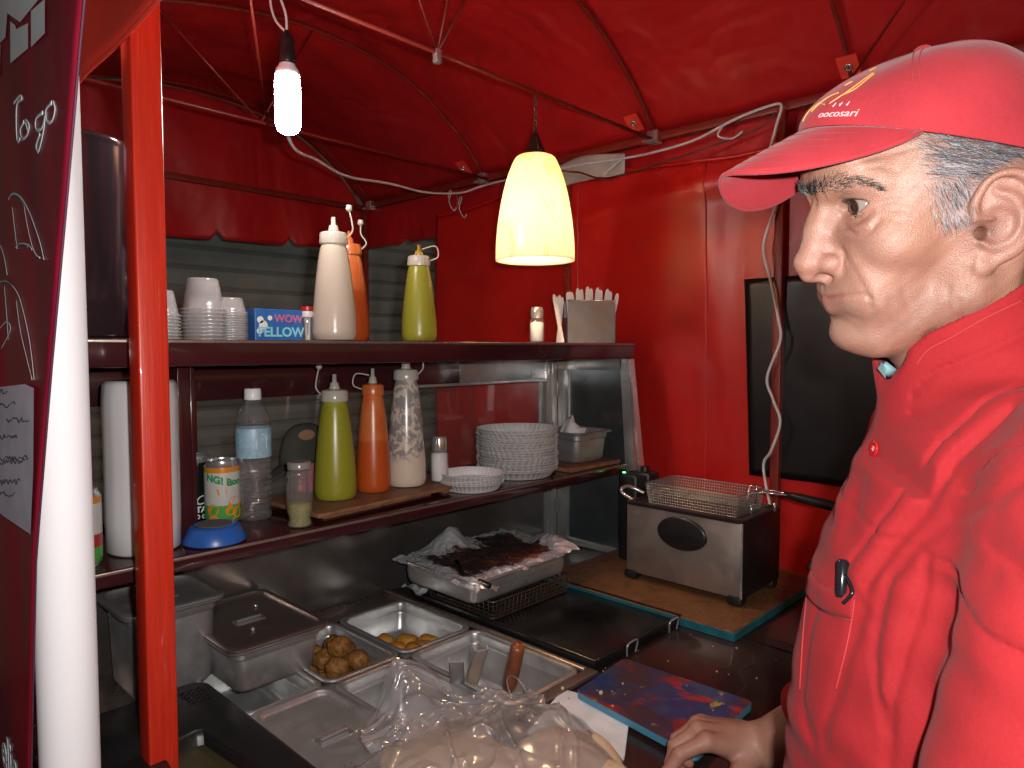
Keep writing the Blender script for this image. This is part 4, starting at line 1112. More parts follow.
def arch_z(u):
    P = [(.36, .65), (.50, .79), (.70, .90), (1.10, .975), (1.49, .935), (1.76, .79), (1.90, .65)]
    us = [p[0] for p in P]; zs = [p[1] for p in P]
    pts = catmull([(a, 0, b) for a, b in P], 10)
    return float(np.interp(u, [p.x for p in pts], [p.z for p in pts]))
UW, VW = 1.90, 2.78
def tent():
    t = empty('canopy_tent', (1.13, 1.4, GROUND), 'red vinyl canopy tent with rod frame and side wall sheltering the food cart', 'tent')
    RIBS = [.15, .62, 1.20, 1.96, 2.70]
    # roof
    r = MB()
    def roof(a, b):
        u = .36 + a * (UW - .36); v = -.35 + b * (VW + .35)
        z = arch_z(u); near = min(abs(v - x) for x in RIBS); sag = .030 * min(1, near / .3) ** 1.2
        edge = math.sin(a * PI)
        z += .018 - sag * (.35 + .65 * edge) + .0035 * abs(fbm([(u, v * .8, 0.)], 14, 61, 3)[0]) * edge + .006 * math.sin(9 * u + 6 * v + 1.5 * math.sin(5 * v)) * edge + .004 * math.sin(31 * v - 12 * u) * edge
        return (u + (.012 if a > .97 else 0) - (.0 if a > .03 else .012), v, z)
    r.grid(roof, 60, 130); ro = r.build('roof_cover', M['roof'], t, True, thick=.0012)
    # far end: gable with scalloped lower edge
    g = MB()
    def bottom(u):
        k = ((u - 1.226) / .316) % 1.0; e = min(k, 1 - k)
        return .435 + .03 * math.exp(-(e / .045) ** 2) - .003 * math.sin(PI * k) + .035 * (u - 1.3) + .0 
    def gab(a, b):
        u = .30 + a * (UW + .01 - .30); z0 = bottom(u) ; z1 = arch_z(min(max(u, .36), UW)) + .012
        z = z0 + (z1 - z0) * b
        return (u, VW + .012 + .010 * math.sin(7 * u + 3 * z) * math.sin(PI * b) + .012 * math.sin(18 * u) * (1 - b) ** 2, z)
    g.grid(gab, 150, 26); g.build('gable_cover', M['roof'], t, True, thick=.0012)
    # valance returning along the side, over the opening next to the back corner
    s = MB()
    def val(a, b):
        v = VW + .01 - a * .66; z0 = .458 + .02 * math.exp(-(min((a * 2.1) % 1, 1 - (a * 2.1) % 1) / .06) ** 2); z = z0 + (.655 - z0) * b
        return (UW + .012 + .012 * math.sin(16 * v) * (1 - b) ** 2, v, z)
    s.grid(val, 60, 10); s.build('valance', M['roof'], t, True, thick=.0012)
    s = MB()
    s.grid(lambda a, b: (UW + .030 + .006 * math.sin(14 * (2.2 - a * 2.4)) * (1 - b), 2.2 - a * 2.4, .50 + .16 * b), 80, 6); s.build('valance', M['roof'], t, True, thick=.0012)
    # side wall
    w = MB()
    def wall(a, b):
        v = 2.25 - a * 2.45; z = GROUND + .02 + (.545 + .02 * math.sin(5 * v) - GROUND) * b
        f = .016 * math.sin(6.3 * v + 1.2 * z) * math.sin(2.1 * z + v) + .007 * math.sin(17 * v + 3 * z) + .020 * math.exp(-((v - 1.52) / .03) ** 2) * .5
        f += .022 * math.exp(-((z - .43 - .10 * (1.5 - v)) / .035) ** 2) * (1 if v < 1.5 else .3) + .010 * math.exp(-((v - .98 - .1 * z) / .05) ** 2)
        return (UW + .004 - f * .8, v, z)
    w.grid(wall, 170, 110); wo = w.build('side_wall', M['wall'], t, True, thick=.0012)
    for v in (1.50, 1.02):
        sm = MB(); sm.tube([np.array(wall((2.25 - v) / 2.45, b)) + (-.002, 0, 0) for b in np.linspace(.03, 1, 60)], .0028, 6); sm.build('seam', M['wall'], wo, True)
    sm = MB()
    sm.tube([np.array(wall(a, 1)) + (-.003, 0, 0) for a in np.linspace(0, 1, 120)], .006, 8); sm.build('hem', M['wall'], wo, True)
    wn = MB()
    def win(a, b):
        z = -.36 + b * .555; v = .905 - .03 * (1 - b) - a * .62; p = wall((2.25 - v) / 2.45, (z - GROUND - .02) / (.545 - GROUND)); return (p[0] - .006, v, z)
    wn.grid(win, 30, 26); wn.build('window', M['window_black'], wo, True, thick=.001)
    # flap closing the photographer's end, brightly lit by the flash
    f = MB()
    def flap(a, b):
        v = -.30 + a * 2.2; z = .42 + .025 * math.sin(1.7 * v) * 0 + b * .62
        return (.333 - .010 * math.sin(3.0 * v + 2.0 * b) - .035 * math.exp(-((v - 1.18 - .35 * b) / .10) ** 2) * math.sin(PI * min(1, b * 1.2 + .05)) , v, z + .012 * (1 - b) * math.sin(4 * v))
    f.grid(flap, 80, 30); fo = f.build('end_flap', M['flap'], t, True, thick=.0012)
    hm = MB(); hm.tube([np.array(flap(a, 0)) for a in np.linspace(0, 1, 80)], .003, 6); hm.build('hem', M['flap'], fo, True)
    # frame
    for v in RIBS:
        b = MB(); pts = [(u, v, arch_z(u)) for u in np.linspace(.37, UW, 36)]; b.tube(pts, .0060, 8); b.build('rib', M['redbar'], t, True)
        b = MB(); b.box(UW - .022, UW + .012, v - .018, v + .018, .628, .668, .003); b.tube([(UW - .03, v - .025, .635), (UW - .03, v + .025, .635)], .006, 8); b.build('bracket', M['chrome'], t, auto=40)
    b = MB(); b.box(UW - .014, UW + .012, -.35, VW, .636, .660, .003); b.build('eave_bar', M['redbar'], t, auto=40)
    b = MB(); b.box(.36, UW, VW - .014, VW + .008, .636, .660, .003); b.build('eave_bar', M['redbar'], t, auto=40)
    b = MB(); b.box(.352, .372, -.35, VW, .640, .660, .003); b.build('eave_bar', M['redbar'], t, auto=40)
    for v in (1.20, 1.93):
        b = MB(); b.tube([(.36, v, .648), (UW, v, .642)], .0050, 10); b.build('crossbar', M['redbar'], t, True)
    # thin scissor rods between crossbars and ribs
    for a, c in (((1.02, 1.20, .645), (.86, 1.20, .955)), ((1.02, 1.20, .645), (1.10, 1.20, .965)), ((1.02, 1.20, .645), (1.22, 1.22, .965)), ((.98, 1.93, .645), (.70, 1.95, .890)), ((.98, 1.93, .645), (1.16, 1.95, .965)), ((.36, 1.93, .652), (.52, 2.68, .80)), ((.60, 1.22, .647), (1.0, 1.93, .645)), ((1.86, .62, .66), (1.5, .2, .92))):
        b = MB(); b.tube([a, c], .0028, 8); b.build('brace', M['redbar'], t, True)
    b = MB(); b.box(1.012, 1.027, 1.193, 1.207, .622, .652, .002); b.build('bracket', M['chrome'], t, auto=40)
    for (x, y) in ((UW - .006, .80), (UW - .006, 1.54), (UW - .006, VW - .03), (.385, VW - .03)):
        b = MB(); b.box(x - .012, x + .012, y - .012, y + .012, GROUND, .64, .002); b.build('leg', M['redbar'], t, auto=40)
    # painted square post nearest the photographer
    b = MB(); b.box(.34, .38, 1.03, 1.07, GROUND, .648, .003, 3); po = b.build('leg', M['redpaint'], t, auto=40)
    # eyelets on red tabs
    for v, z in ((.62, .70), (1.25, .72), (2.03, .745)):
        u = UW - .045; b = MB()
        c = np.array((u, v, arch_z(u) - .006)); nrm = np.array((-.62, 0, -.78)); tx = np.array((-.78, 0, .62))
        b.poly([c + tx * .03 + np.array((0, .024, 0)), c + tx * .03 - np.array((0, .024, 0)), c - tx * .03 - np.array((0, .024, 0)), c - tx * .03 + np.array((0, .024, 0))], nrm * .0015)
        e = b.build('tab', M['flap'], t)
        q = MB(); q.tube([c + nrm * .004 + tx * math.cos(a) * .008 + np.array((0, math.sin(a) * .008, 0)) for a in np.linspace(0, 2 * PI, 21)[:-1]], .003, 8, closed=True); q.build('eyelet', M['chrome'], e, True)

def cart():
    c = empty('food_cart', (1.1, .94, GROUND), 'dark food cart with stainless well, griddle, two shelves and a steel side panel', 'cart')
    def part(name, m, fn, parent=None, **kw):
        b = MB(); fn(b); kw.setdefault('auto', 35); return b.build(name, M[m], parent or c, **kw)
    # countertop around the sunken well
    def top(b):
        b.box(.22, .503, .40, 1.475, CT - .03, CT, .002); b.box(1.036, 1.95, .40, 1.475, CT - .03, CT, .002)
        b.box(.503, 1.036, .40, .800, CT - .03, CT); b.box(.503, 1.036, 1.360, 1.475, CT - .03, CT)
    part('countertop', 'counter', top)
    part('steel_surround', 'steel_grease', lambda b: (b.box(.24, .503, .86, 1.44, CT + .001, CT + .004, .001), b.box(.503, 1.036, 1.36, 1.44, CT + .001, CT + .004, .001), b.box(.503, 1.050, .775, .800, CT + .001, CT + .010, .003), b.box(1.036, 1.050, .800, 1.44, CT + .001, CT + .010, .003)))
    part('well', 'steel_grease', lambda b: (b.box(.50, .503, .80, 1.36, CT - .2, CT - .031), b.box(1.036, 1.04, .80, 1.36, CT - .2, CT - .031), b.box(.503, 1.036, .796, .80, CT - .2, CT - .031), b.box(.503, 1.036, 1.36, 1.364, CT - .2, CT - .031), b.box(.50, 1.04, .796, 1.364, CT - .21, CT - .2)))
    for i, x in enumerate((.668, .842)): part('divider', 'steel_grease', lambda b: b.box(x - .003, x + .003, .80, 1.36, CT - .012, CT - .001, .001))
    part('divider', 'steel_grease', lambda b: b.box(.503, 1.036, 1.098, 1.104, CT - .014, CT - .0015, .001))
    def gr(b):
        b.box(1.065, 1.375, .795, 1.325, CT + .001, CT + .012, .004)
        for x0, x1, y0, y1 in ((1.058, 1.067, .790, 1.33), (1.373, 1.382, .790, 1.33), (1.067, 1.373, .788, .797), (1.067, 1.373, 1.323, 1.332)): b.box(x0, x1, y0, y1, CT + .001, CT + .022, .002)
    g = part('griddle', 'griddle', gr)
    def hnd(b):
        for x in (1.15, 1.31): b.tube(catmull([(x, .78, CT + .004), (x, .778, CT + .028), (x + .03, .776, CT + .030), (x + .03, .78, CT + .004)], 6), .002, 8)
    part('handle', 'chrome', hnd, g)
    part('counter_seam', 'blackmetal', lambda b: b.box(1.40, 1.404, .40, .66, CT + .0005, CT + .002))
    # body, skirt and wheels
    part('body', 'cartbody', lambda b: (b.box(.26, 1.92, .46, 1.44, -1.34, CT - .215, .004), b.box(.26, .49, .46, 1.44, CT - .215, CT - .031), b.box(1.05, 1.92, .46, 1.44, CT - .215, CT - .031), b.box(.49, 1.05, .46, .785, CT - .215, CT - .031), b.box(.49, 1.05, 1.375, 1.44, CT - .215, CT - .031)))
    for x in (.5, 1.7):
        for y in (.48, 1.42):
            w = MB(); w.tube([(x, y - .025, GROUND + .10), (x, y + .025, GROUND + .10)], .10, 28); wo = w.build('wheel', M['rubber'], c, auto=40)
            h = MB(); h.tube([(x, y - .028, GROUND + .10), (x, y + .028, GROUND + .10)], .045, 20); h.build('rim', M['chrome'], wo, auto=40)
    # upper shelf
    us = part('upper_shelf', 'darkbrown', lambda b: b.box(.20, 1.735, 1.160, 1.475, US - .044, US, .004, 3))
    part('edge_strip', 'steel_grease', lambda b: b.box(.20, 1.733, 1.1565, 1.1595, US - .006, US - .001, .0008), us)
    # back frame with the pane between header and lower shelf
    def back(b):
        b.box(.20, 1.30, 1.440, 1.468, -.108, US - .045, .003); b.box(.20, 1.72, 1.440, 1.468, LS - .03, LS + .006, .002)
        b.box(.555, .583, 1.441, 1.467, LS, -.108, .002)
        b.box(.20, .225, 1.441, 1.467, LS, -.108, .002)
    part('back_frame', 'darkbrown', back)
    part('dark_post', 'darkbrown', lambda b: (b.box(.478, .500, 1.262, 1.440, LS, US - .045, .002), b.box(.500, .508, 1.262, 1.272, LS, US - .045, .001)))
    part('header', 'steel', lambda b: (b.box(1.30, 1.70, 1.438, 1.466, -.100, US - .046, .003), b.box(1.15, 1.66, 1.434, 1.440, -.104, -.096, .001)))
    part('pane', 'glass', lambda b: (b.box(.583, 1.66, 1.452, 1.456, LS + .006, -.108), b.box(.225, .555, 1.452, 1.456, LS + .006, -.108)), auto=None)
    part('steel_post', 'steel', lambda b: (b.box(1.660, 1.712, 1.434, 1.470, CT, US - .045, .003), b.box(1.675, 1.690, 1.428, 1.434, CT, US - .045, .003)))
    def hinge(b):
        for z in (-.13, -.50): b.tube([(1.700, 1.425, z - .022), (1.700, 1.425, z + .022)], .0045, 10)
    part('hinge', 'chrome', hinge)
    part('back_panel', 'steel_dark', lambda b: b.box(.20, 1.66, 1.446, 1.462, CT, LS - .03))
    # lower shelf
    ls = part('lower_shelf', 'darkbrown', lambda b: b.box(.20, 1.702, 1.160, 1.440, LS - .026, LS, .003, 3))
    part('edge_strip', 'steel_grease', lambda b: b.box(.20, 1.70, 1.1565, 1.1595, LS - .006, LS - .001, .0008), ls)
    # side panel
    Z1 = US - .046
    sp = part('side_frame', 'steel', lambda b: (b.poly([(1.712, 1.12, CT), (1.712, 1.155, CT), (1.712, 1.195, Z1), (1.712, 1.165, Z1)], (.016, 0, 0)), b.box(1.712, 1.728, 1.155, 1.434, CT, CT + .02, .001), b.box(1.712, 1.728, 1.19, 1.434, Z1 - .035, Z1, .001), b.box(1.712, 1.728, 1.39, 1.434, CT + .02, Z1 - .035, .001)))
    part('side_pane', 'sideglass', lambda b: b.poly([(1.718, 1.150, CT + .02), (1.718, 1.392, CT + .02), (1.718, 1.392, Z1 - .034), (1.718, 1.19, Z1 - .034)], (.004, 0, 0)), sp)
    part('edge_strip', 'chrome', lambda b: b.poly([(1.708, 1.085, CT), (1.708, 1.092, CT), (1.708, 1.165, Z1), (1.708, 1.158, Z1)], (.022, 0, 0)), sp)
    part('support', 'steel_dull', lambda b: b.box(.226, .236, 1.20, 1.42, CT, LS - .027, .001))

# ------------------------------------------------------------------ gastro pans
def rrect(cx, cy, hx, hy, r, n=5):
    out = []
    for sx, sy, a0 in ((1, 1, 0), (-1, 1, PI / 2), (-1, -1, PI), (1, -1, 1.5 * PI)):
        for k in range(n + 1):
            a = a0 + PI / 2 * k / n; out.append((cx + sx * (hx - r) + r * math.cos(a), cy + sy * (hy - r) + r * math.sin(a)))
    return out
def loft(b, loops, capt=True, capb=False):
    n = len(loops[0]); vs = [p for L in loops for p in L]; fs = []
    for i in range(len(loops) - 1):
        for k in range(n): fs.append((i * n + k, i * n + (k + 1) % n, (i + 1) * n + (k + 1) % n, (i + 1) * n + k))
    if capt: fs.append(tuple((len(loops) - 1) * n + k for k in range(n)))
    if capb: fs.append(tuple(range(n))[::-1])
    b.add(vs, fs)
def pan_mesh(x0, x1, y0, y1, zr, depth, name, parent, m, r=.022, tap=1.0):
    """open pressed pan: rolled rim, rounded corners, step, tapered walls, floor"""
    b = MB(); cx, cy, hx, hy = (x0 + x1) / 2, (y0 + y1) / 2, (x1 - x0) / 2, (y1 - y0) / 2
    L = []
    for ins, z, rr in ((0, -.006, r + .004), (-.0005, -.002, r + .004), (.002, 0, r + .003), (.008, .0002, r), (.0105, -.002, r - .001), (.012, -.006, r - .002), (.0125, -.020, r - .002), (.015, -.022, r - .003), (.0155, -.026, r - .003), (.020, -depth + .010, r - .002), (.024, -depth + .003, r), (.032, -depth, r + .002)):
        L.append([(x, y, zr + z) for x, y in rrect(cx, cy, hx - ins * (tap if ins > .012 else tap ** .5), hy - ins * (tap if ins > .012 else tap ** .5), max(.004, rr))])
    loft(b, L); o = b.build(name, m, parent, True, thick=.0009, auto=50); return o
def pan(x0, x1, y0, y1, zr, depth, label, m='steel', name='food_pan', group=None):
    t = empty(name, ((x0 + x1) / 2, (y0 + y1) / 2, zr - depth), label, 'pan', group)
    pan_mesh(x0, x1, y0, y1, zr, depth, 'pan_body', t, M[m], tap=.3 if name == 'roasting_pan' else 1.0); return t
def lid_mesh(x0, x1, y0, y1, z, t, m, notch=True):
    b = MB(); cx, cy, hx, hy = (x0 + x1) / 2, (y0 + y1) / 2, (x1 - x0) / 2, (y1 - y0) / 2; L = []
    for ins, dz in ((-.001, -.004), (-.001, .0), (.001, .0015), (.010, .0015), (.013, -.004), (.018, -.006), (.03, -.006)): L.append([(x, y, z + dz) for x, y in rrect(cx, cy, hx - ins, hy - ins, .024)])
    loft(b, L); lo = b.build('lid', m, t, True, auto=50, thick=.0008)
    h = MB(); L = []      # recessed grip
    for hx_, hy_, dz in ((.030, .016, -.0055), (.029, .015, -.004), (.026, .012, -.0048), (.024, .010, -.0049)): L.append([(x, y, z + dz) for x, y in rrect(cx, cy, hx_, hy_, .006)])
    loft(h, L); h.tube([(cx - .024, cy, z - .002), (cx + .024, cy, z - .002)], .003, 8); h.build('grip', M['chrome'], lo, auto=50)
    return lo
def pans():
    R = CT + .008
    # front row
    t = pan(.507, .666, .803, 1.098, R, .10, 'steel pan with recessed-grip lid, front row, behind the plastic bag', group='pans in the well')
    lid_mesh(.507, .666, .803, 1.098, R + .003, t, M['steel'])
    pan(.671, .840, .803, 1.098, R, .10, 'open empty steel pan between the lidded pan and the pan with tongs', group='pans in the well')
    pan(.845, 1.034, .803, 1.098, R, .10, 'open steel pan holding the tongs and the wooden-handled tool', group='pans in the well')
    pan(.671, .840, 1.104, 1.357, R, .07, 'steel pan filled with dark fried balls', group='pans in the well')
    pan(.845, 1.034, 1.104, 1.357, R, .07, 'steel pan holding a few roast potatoes, next to the griddle', group='pans in the well')
    pan(.507, .666, 1.104, 1.357, R, .07, 'steel pan mostly under the deep lidded pan', group='pans in the well')
    t = pan(.520, .716, 1.165, 1.443, -.530, .088, 'deep steel pan with a greasy lid standing on the well beside the red post', name='lidded_pan')
    lid_mesh(.520, .716, 1.165, 1.443, -.527, t, M['steel_grease'])
    k = MB(); k.lathe([(0, 0), (.004, 0), (.005, .003), (.003, .006), (0, .007)], .60, 1.25, 16, -.5325); k.lathe([(0, 0), (.004, 0), (.005, .003), (.003, .006), (0, .007)], .66, 1.36, 16, -.5325); k.build('rivet', M['chrome'], t, True)
    t = pan(.385, .560, 1.262, 1.440, -.458, .16, 'taller lidded steel pan at the back behind the red post', name='lidded_pan', m='steel_dull')
    lid_mesh(.385, .560, 1.262, 1.440, -.455, t, M['steel'])
    # fried balls
    rs = random.Random(5)
    def lump(x, y, z, r, m, name, label, cat, group, sq=.86):
        bm = bmesh.new(); bmesh.ops.create_icosphere(bm, subdivisions=3, radius=1)
        ph = [rs.uniform(0, 6) for _ in range(6)]
        for v in bm.verts:
            c = v.co; f = 1 + .09 * math.sin(3 * c.x + ph[0]) * math.sin(4 * c.y + ph[1]) + .06 * math.sin(7 * c.z + ph[2] + 3 * c.x) + .03 * math.sin(13 * c.x + ph[3]) * math.sin(12 * c.y + ph[4])
            v.co = Vector((x + c.x * r * f, y + c.y * r * f, z + r * sq + c.z * r * sq * f))
        b = MB(); b.bm(bm); o = b.build(name, M[m], None, True); tag(o, label, cat, group); return o
    z0 = R - .070 + .001
    for i, (x, y, lv) in enumerate(((.715, 1.155, 0), (.715, 1.205, 0), (.760, 1.150, 0), (.762, 1.200, 0), (.806, 1.150, 0), (.806, 1.200, 0), (.76, 1.25, 0), (.715, 1.255, 0), (.735, 1.178, 1), (.784, 1.178, 1), (.737, 1.228, 1), (.786, 1.225, 1), (.76, 1.30, 0), (.715, 1.30, 0), (.806, 1.25, 0), (.806, 1.30, 0), (.757, 1.203, 1.8), (.735, 1.275, 1), (.786, 1.272, 1))):
        lump(x, y, z0 + lv * .034, .0235, 'fried', 'fried_ball', 'dark brown fried ball heaped in its steel pan', 'fried ball', 'fried balls heaped in the pan')
    z0 += .016
    for i, (x, y) in enumerate(((.895, 1.20), (.915, 1.165), (.935, 1.215), (.965, 1.18), (.90, 1.25), (.94, 1.16))):
        lump(x, y, z0, .024, 'potato', 'potato_piece', 'golden roast potato piece in the pan by the griddle', 'potato', 'roast potatoes in the pan', .7)
    # tongs and wooden handled tool leaning in the front pan
    t = empty('tongs', (.93, .90, R - .09), 'steel tongs with channel arms sticking out of the front pan', 'tongs')
    for a, c in (((.885, .985, R - .085), (.800, .900, R + .062)), ((.900, .985, R - .085), (.858, .895, R + .066))):
        a, c = np.array(a), np.array(c); d = (c - a) / np.linalg.norm(c - a); s = np.cross(d, (0, 0, 1.)); s /= np.linalg.norm(s); n = np.cross(s, d)
        b = MB()
        for off, hh in ((0, .0012), (-.012, .009), (.012, .009)):
            w = .013 if off == 0 else .0012
            q = [a + s * (off - w) - n * hh * 0, a + s * (off + w), c + s * (off + w), c + s * (off - w)]
            b.poly(q, n * (hh if off else .0012))
        b.build('arm', M['steel_dull'], t)
    t = empty('serving_tool', (.975, .86, R - .09), 'tool with a thick reddish wooden handle standing in the front pan', 'utensil')
    b = MB(); ax = [(.960, .925, R - .05), (.952, .908, R - .012), (.944, .892, R + .024), (.936, .878, R + .056)]
    b.tube(catmull(ax, 4), [.0125, .0132, .0138, .0140, .0142, .0142, .0138, .0138, .0138, .0142, .0142, .0135, .0105][:len(catmull(ax, 4))], 16); b.build('handle', M['woodhandle'], t, True)
    b = MB(); b.tube([(.960, .925, R - .05), (.985, .975, R - .09)], .004, 8); b.build('shank', M['steel_dull'], t, True)
    r = MB(); r.tube([(.920 + .018 * math.cos(a), .865 + .02 * math.sin(a), R - .02 + .02 * math.sin(a)) for a in np.linspace(0, 2 * PI, 25)[:-1]], .0016, 6, closed=True); tag(r.build('wire_loop', M['wire'], None, True), 'thin wire loop lying beside the wooden handle in the front pan', 'wire loop')
    # black warmer housing at the near left with its murky opening
    t = empty('soup_warmer', (.37, 1.06, CT), 'black moulded soup warmer with an oval opening of murky liquid', 'warmer')
    b = MB(); cx, cy, hx, hy = .378, 1.035, .128, .215; L = []
    for ins, z, r in ((0, .004, .03), (0, .022, .03), (.003, .028, .03), (.010, .031, .03)): L.append([(x, y, CT + z) for x, y in rrect(cx, cy, hx - ins, hy - ins, r, 8)])
    loop = L[-1]; n = len(loop); ocx, ocy = .405, .985
    inner = lambda s, z: [(ocx + s * .070 * math.cos(math.atan2(p[1] - ocy, p[0] - ocx)), ocy + s * .092 * math.sin(math.atan2(p[1] - ocy, p[0] - ocx)), CT + z) for p in loop]
    L += [inner(1.08, .032), inner(1.02, .030), inner(.96, .022), inner(.88, .004)]
    loft(b, L, capt=False, capb=True); b.build('housing', M['blackplastic'], t, True, auto=50)
    q = MB(); q.add([(ocx + .92 * .070 * math.cos(a), ocy + .92 * .092 * math.sin(a), CT + .012) for a in np.linspace(0, 2 * PI, 41)[:-1]], [tuple(range(40))]); q.build('liquid', M['murky'], t)
    v = MB()
    for i in range(3):
        for j in range(5): v.box(.45 + i * .013, .458 + i * .013, 1.165 + j * .011, 1.170 + j * .011, CT + .0305, CT + .034, .001)
    v.build('vent', M['blackmetal'], t)

def wire_basket(t, x0, x1, y0, y1, z0, z1, nx, ny, nz, r, m, inset=.012):
    b = MB()
    for z, i in ((z1, 0), (z0, inset)): b.tube([(p[0], p[1], z) for p in rrect((x0 + x1) / 2, (y0 + y1) / 2, (x1 - x0) / 2 - i, (y1 - y0) / 2 - i, .014, 3)], r * 1.8, 6, closed=True)
    b.build('rim', M[m], t, True)
    b = MB()
    for k in range(nx + 1):
        x = x0 + (x1 - x0) * k / nx; xi = min(max(x, x0 + inset), x1 - inset)
        b.tube([(x, y0, z1), (xi, y0 + inset, z0), (xi, y1 - inset, z0), (x, y1, z1)], r, 4)
    for k in range(ny + 1):
        y = y0 + (y1 - y0) * k / ny; yi = min(max(y, y0 + inset), y1 - inset)
        b.tube([(x0, y, z1), (x0 + inset, yi, z0), (x1 - inset, yi, z0), (x1, y, z1)], r, 4)
    for k in range(1, nz):
        f = k / nz; i = inset * f; z = z1 + (z0 - z1) * f
        b.tube([(x0 + i, y0 + i, z), (x1 - i, y0 + i, z), (x1 - i, y1 - i, z), (x0 + i, y1 - i, z)], r, 4, closed=True)
    b.build('mesh', M[m], t)
def griddle_things():
    G = CT + .013
    t = empty('wire_basket', (1.20, 1.20, G), 'sooty upturned wire basket on the griddle holding up the foil-covered pan', 'basket')
    wire_basket(t, 1.075, 1.345, 1.085, 1.31, G + .001, -.566, 20, 14, 4, .0013, 'wire_dark', .006)
    x0, x1, y0, y1 = 1.022, 1.352, 1.092, 1.345
    t = pan(x0, x1, y0, y1, -.512, .050, 'shallow steel pan under the charred foil, raised on a wire basket', name='roasting_pan', m='steel')
    # foil
    nx, ny = 150, 120; V = []; Fc = []; col = []
    rs = np.random.RandomState(4)
    for i in range(nx + 1):
        for j in range(ny + 1):
            a, c = i / nx, j / ny
            u = 1.012 + a * .372 ; v = 1.088 + c * .275
            ra = .5 - abs(a - .5); rc = .5 - abs(c - .5); e = min(ra, rc)
            p = np.array([[u, v, 0]]); q = fbm(p, 34, 8, 4)[0]; q2 = fbm(p, 120, 9, 3)[0]
            u += .012 * fbm(p, 30, 11)[0] * (e < .16); v += .016 * fbm(p, 36, 12)[0] * (e < .16)
            z = -.507 + .006 * q + .0035 * q2
            z -= .020 * max(0, 1 - c / .08) * (.3 + 1.2 * max(0, math.sin(a * 6 + .4)) ** 3)
            z += .060 * math.exp(-((a - .40) / .12) ** 2 - ((c - .86) / .14) ** 2) + .024 * math.exp(-((a - .96) / .07) ** 2 - ((c - .25) / .22) ** 2)
            z -= .010 * max(0, 1 - a / .06)
            V.append((u, v, z)); edge = min(1, max(0, (e + .05 * q) / .16))
            ck = .40 * edge * (1 - math.exp(-((a - .40) / .20) ** 2 - ((c - .92) / .22) ** 2) * 1.0) + .07 * q2 + .05 * q
            rd = math.exp(-((c - .10) / .12) ** 2) * math.exp(-((a - .68) / .25) ** 2)
            col.append((max(0, ck), rd, 0))
    for i in range(nx):
        for j in range(ny): k = i * (ny + 1) + j; Fc.append((k, k + ny + 1, k + ny + 2, k + 1))
    me = np_mesh('foil', np.array(V), np.array(Fc)); set_vcol(me, np.array(col)); o = link('foil_sheet', me, M['foil']); tag(o, 'crumpled silver foil, charred black and red, draped over the raised pan', 'foil')
    b = MB(); b.tube([(1.055, 1.075, -.520), (1.045, 1.155, -.508), (1.07, 1.20, -.497)], .007, 10); tag(b.build('dark_handle', M['blackmetal'], None, True), 'dark metal handle poking out under the charred foil', 'handle')
    # scrap of foil on the griddle's far corner
    V = []; Fc = []; col = []
    for i in range(25):
        for j in range(17):
            u = 1.045 + i / 24 * .05; v = 1.30 + j / 16 * .075; p = np.array([[u * 2, v * 2, 0]])
            V.append((u + .004 * fbm(p, 70, 2)[0], v + .004 * fbm(p, 60, 3)[0], CT + .030 + .010 * fbm(p, 60, 1, 3)[0])); col.append((.1, 0, 0))
    for i in range(24):
        for j in range(16): k = i * 17 + j; Fc.append((k, k + 17, k + 18, k + 1))
    me = np_mesh('foil', np.array(V), np.array(Fc)); set_vcol(me, np.array(col)); tag(link('foil_scrap', me, M['foil']), 'small crumpled scrap of foil at the griddle corner under the raised pan', 'foil')

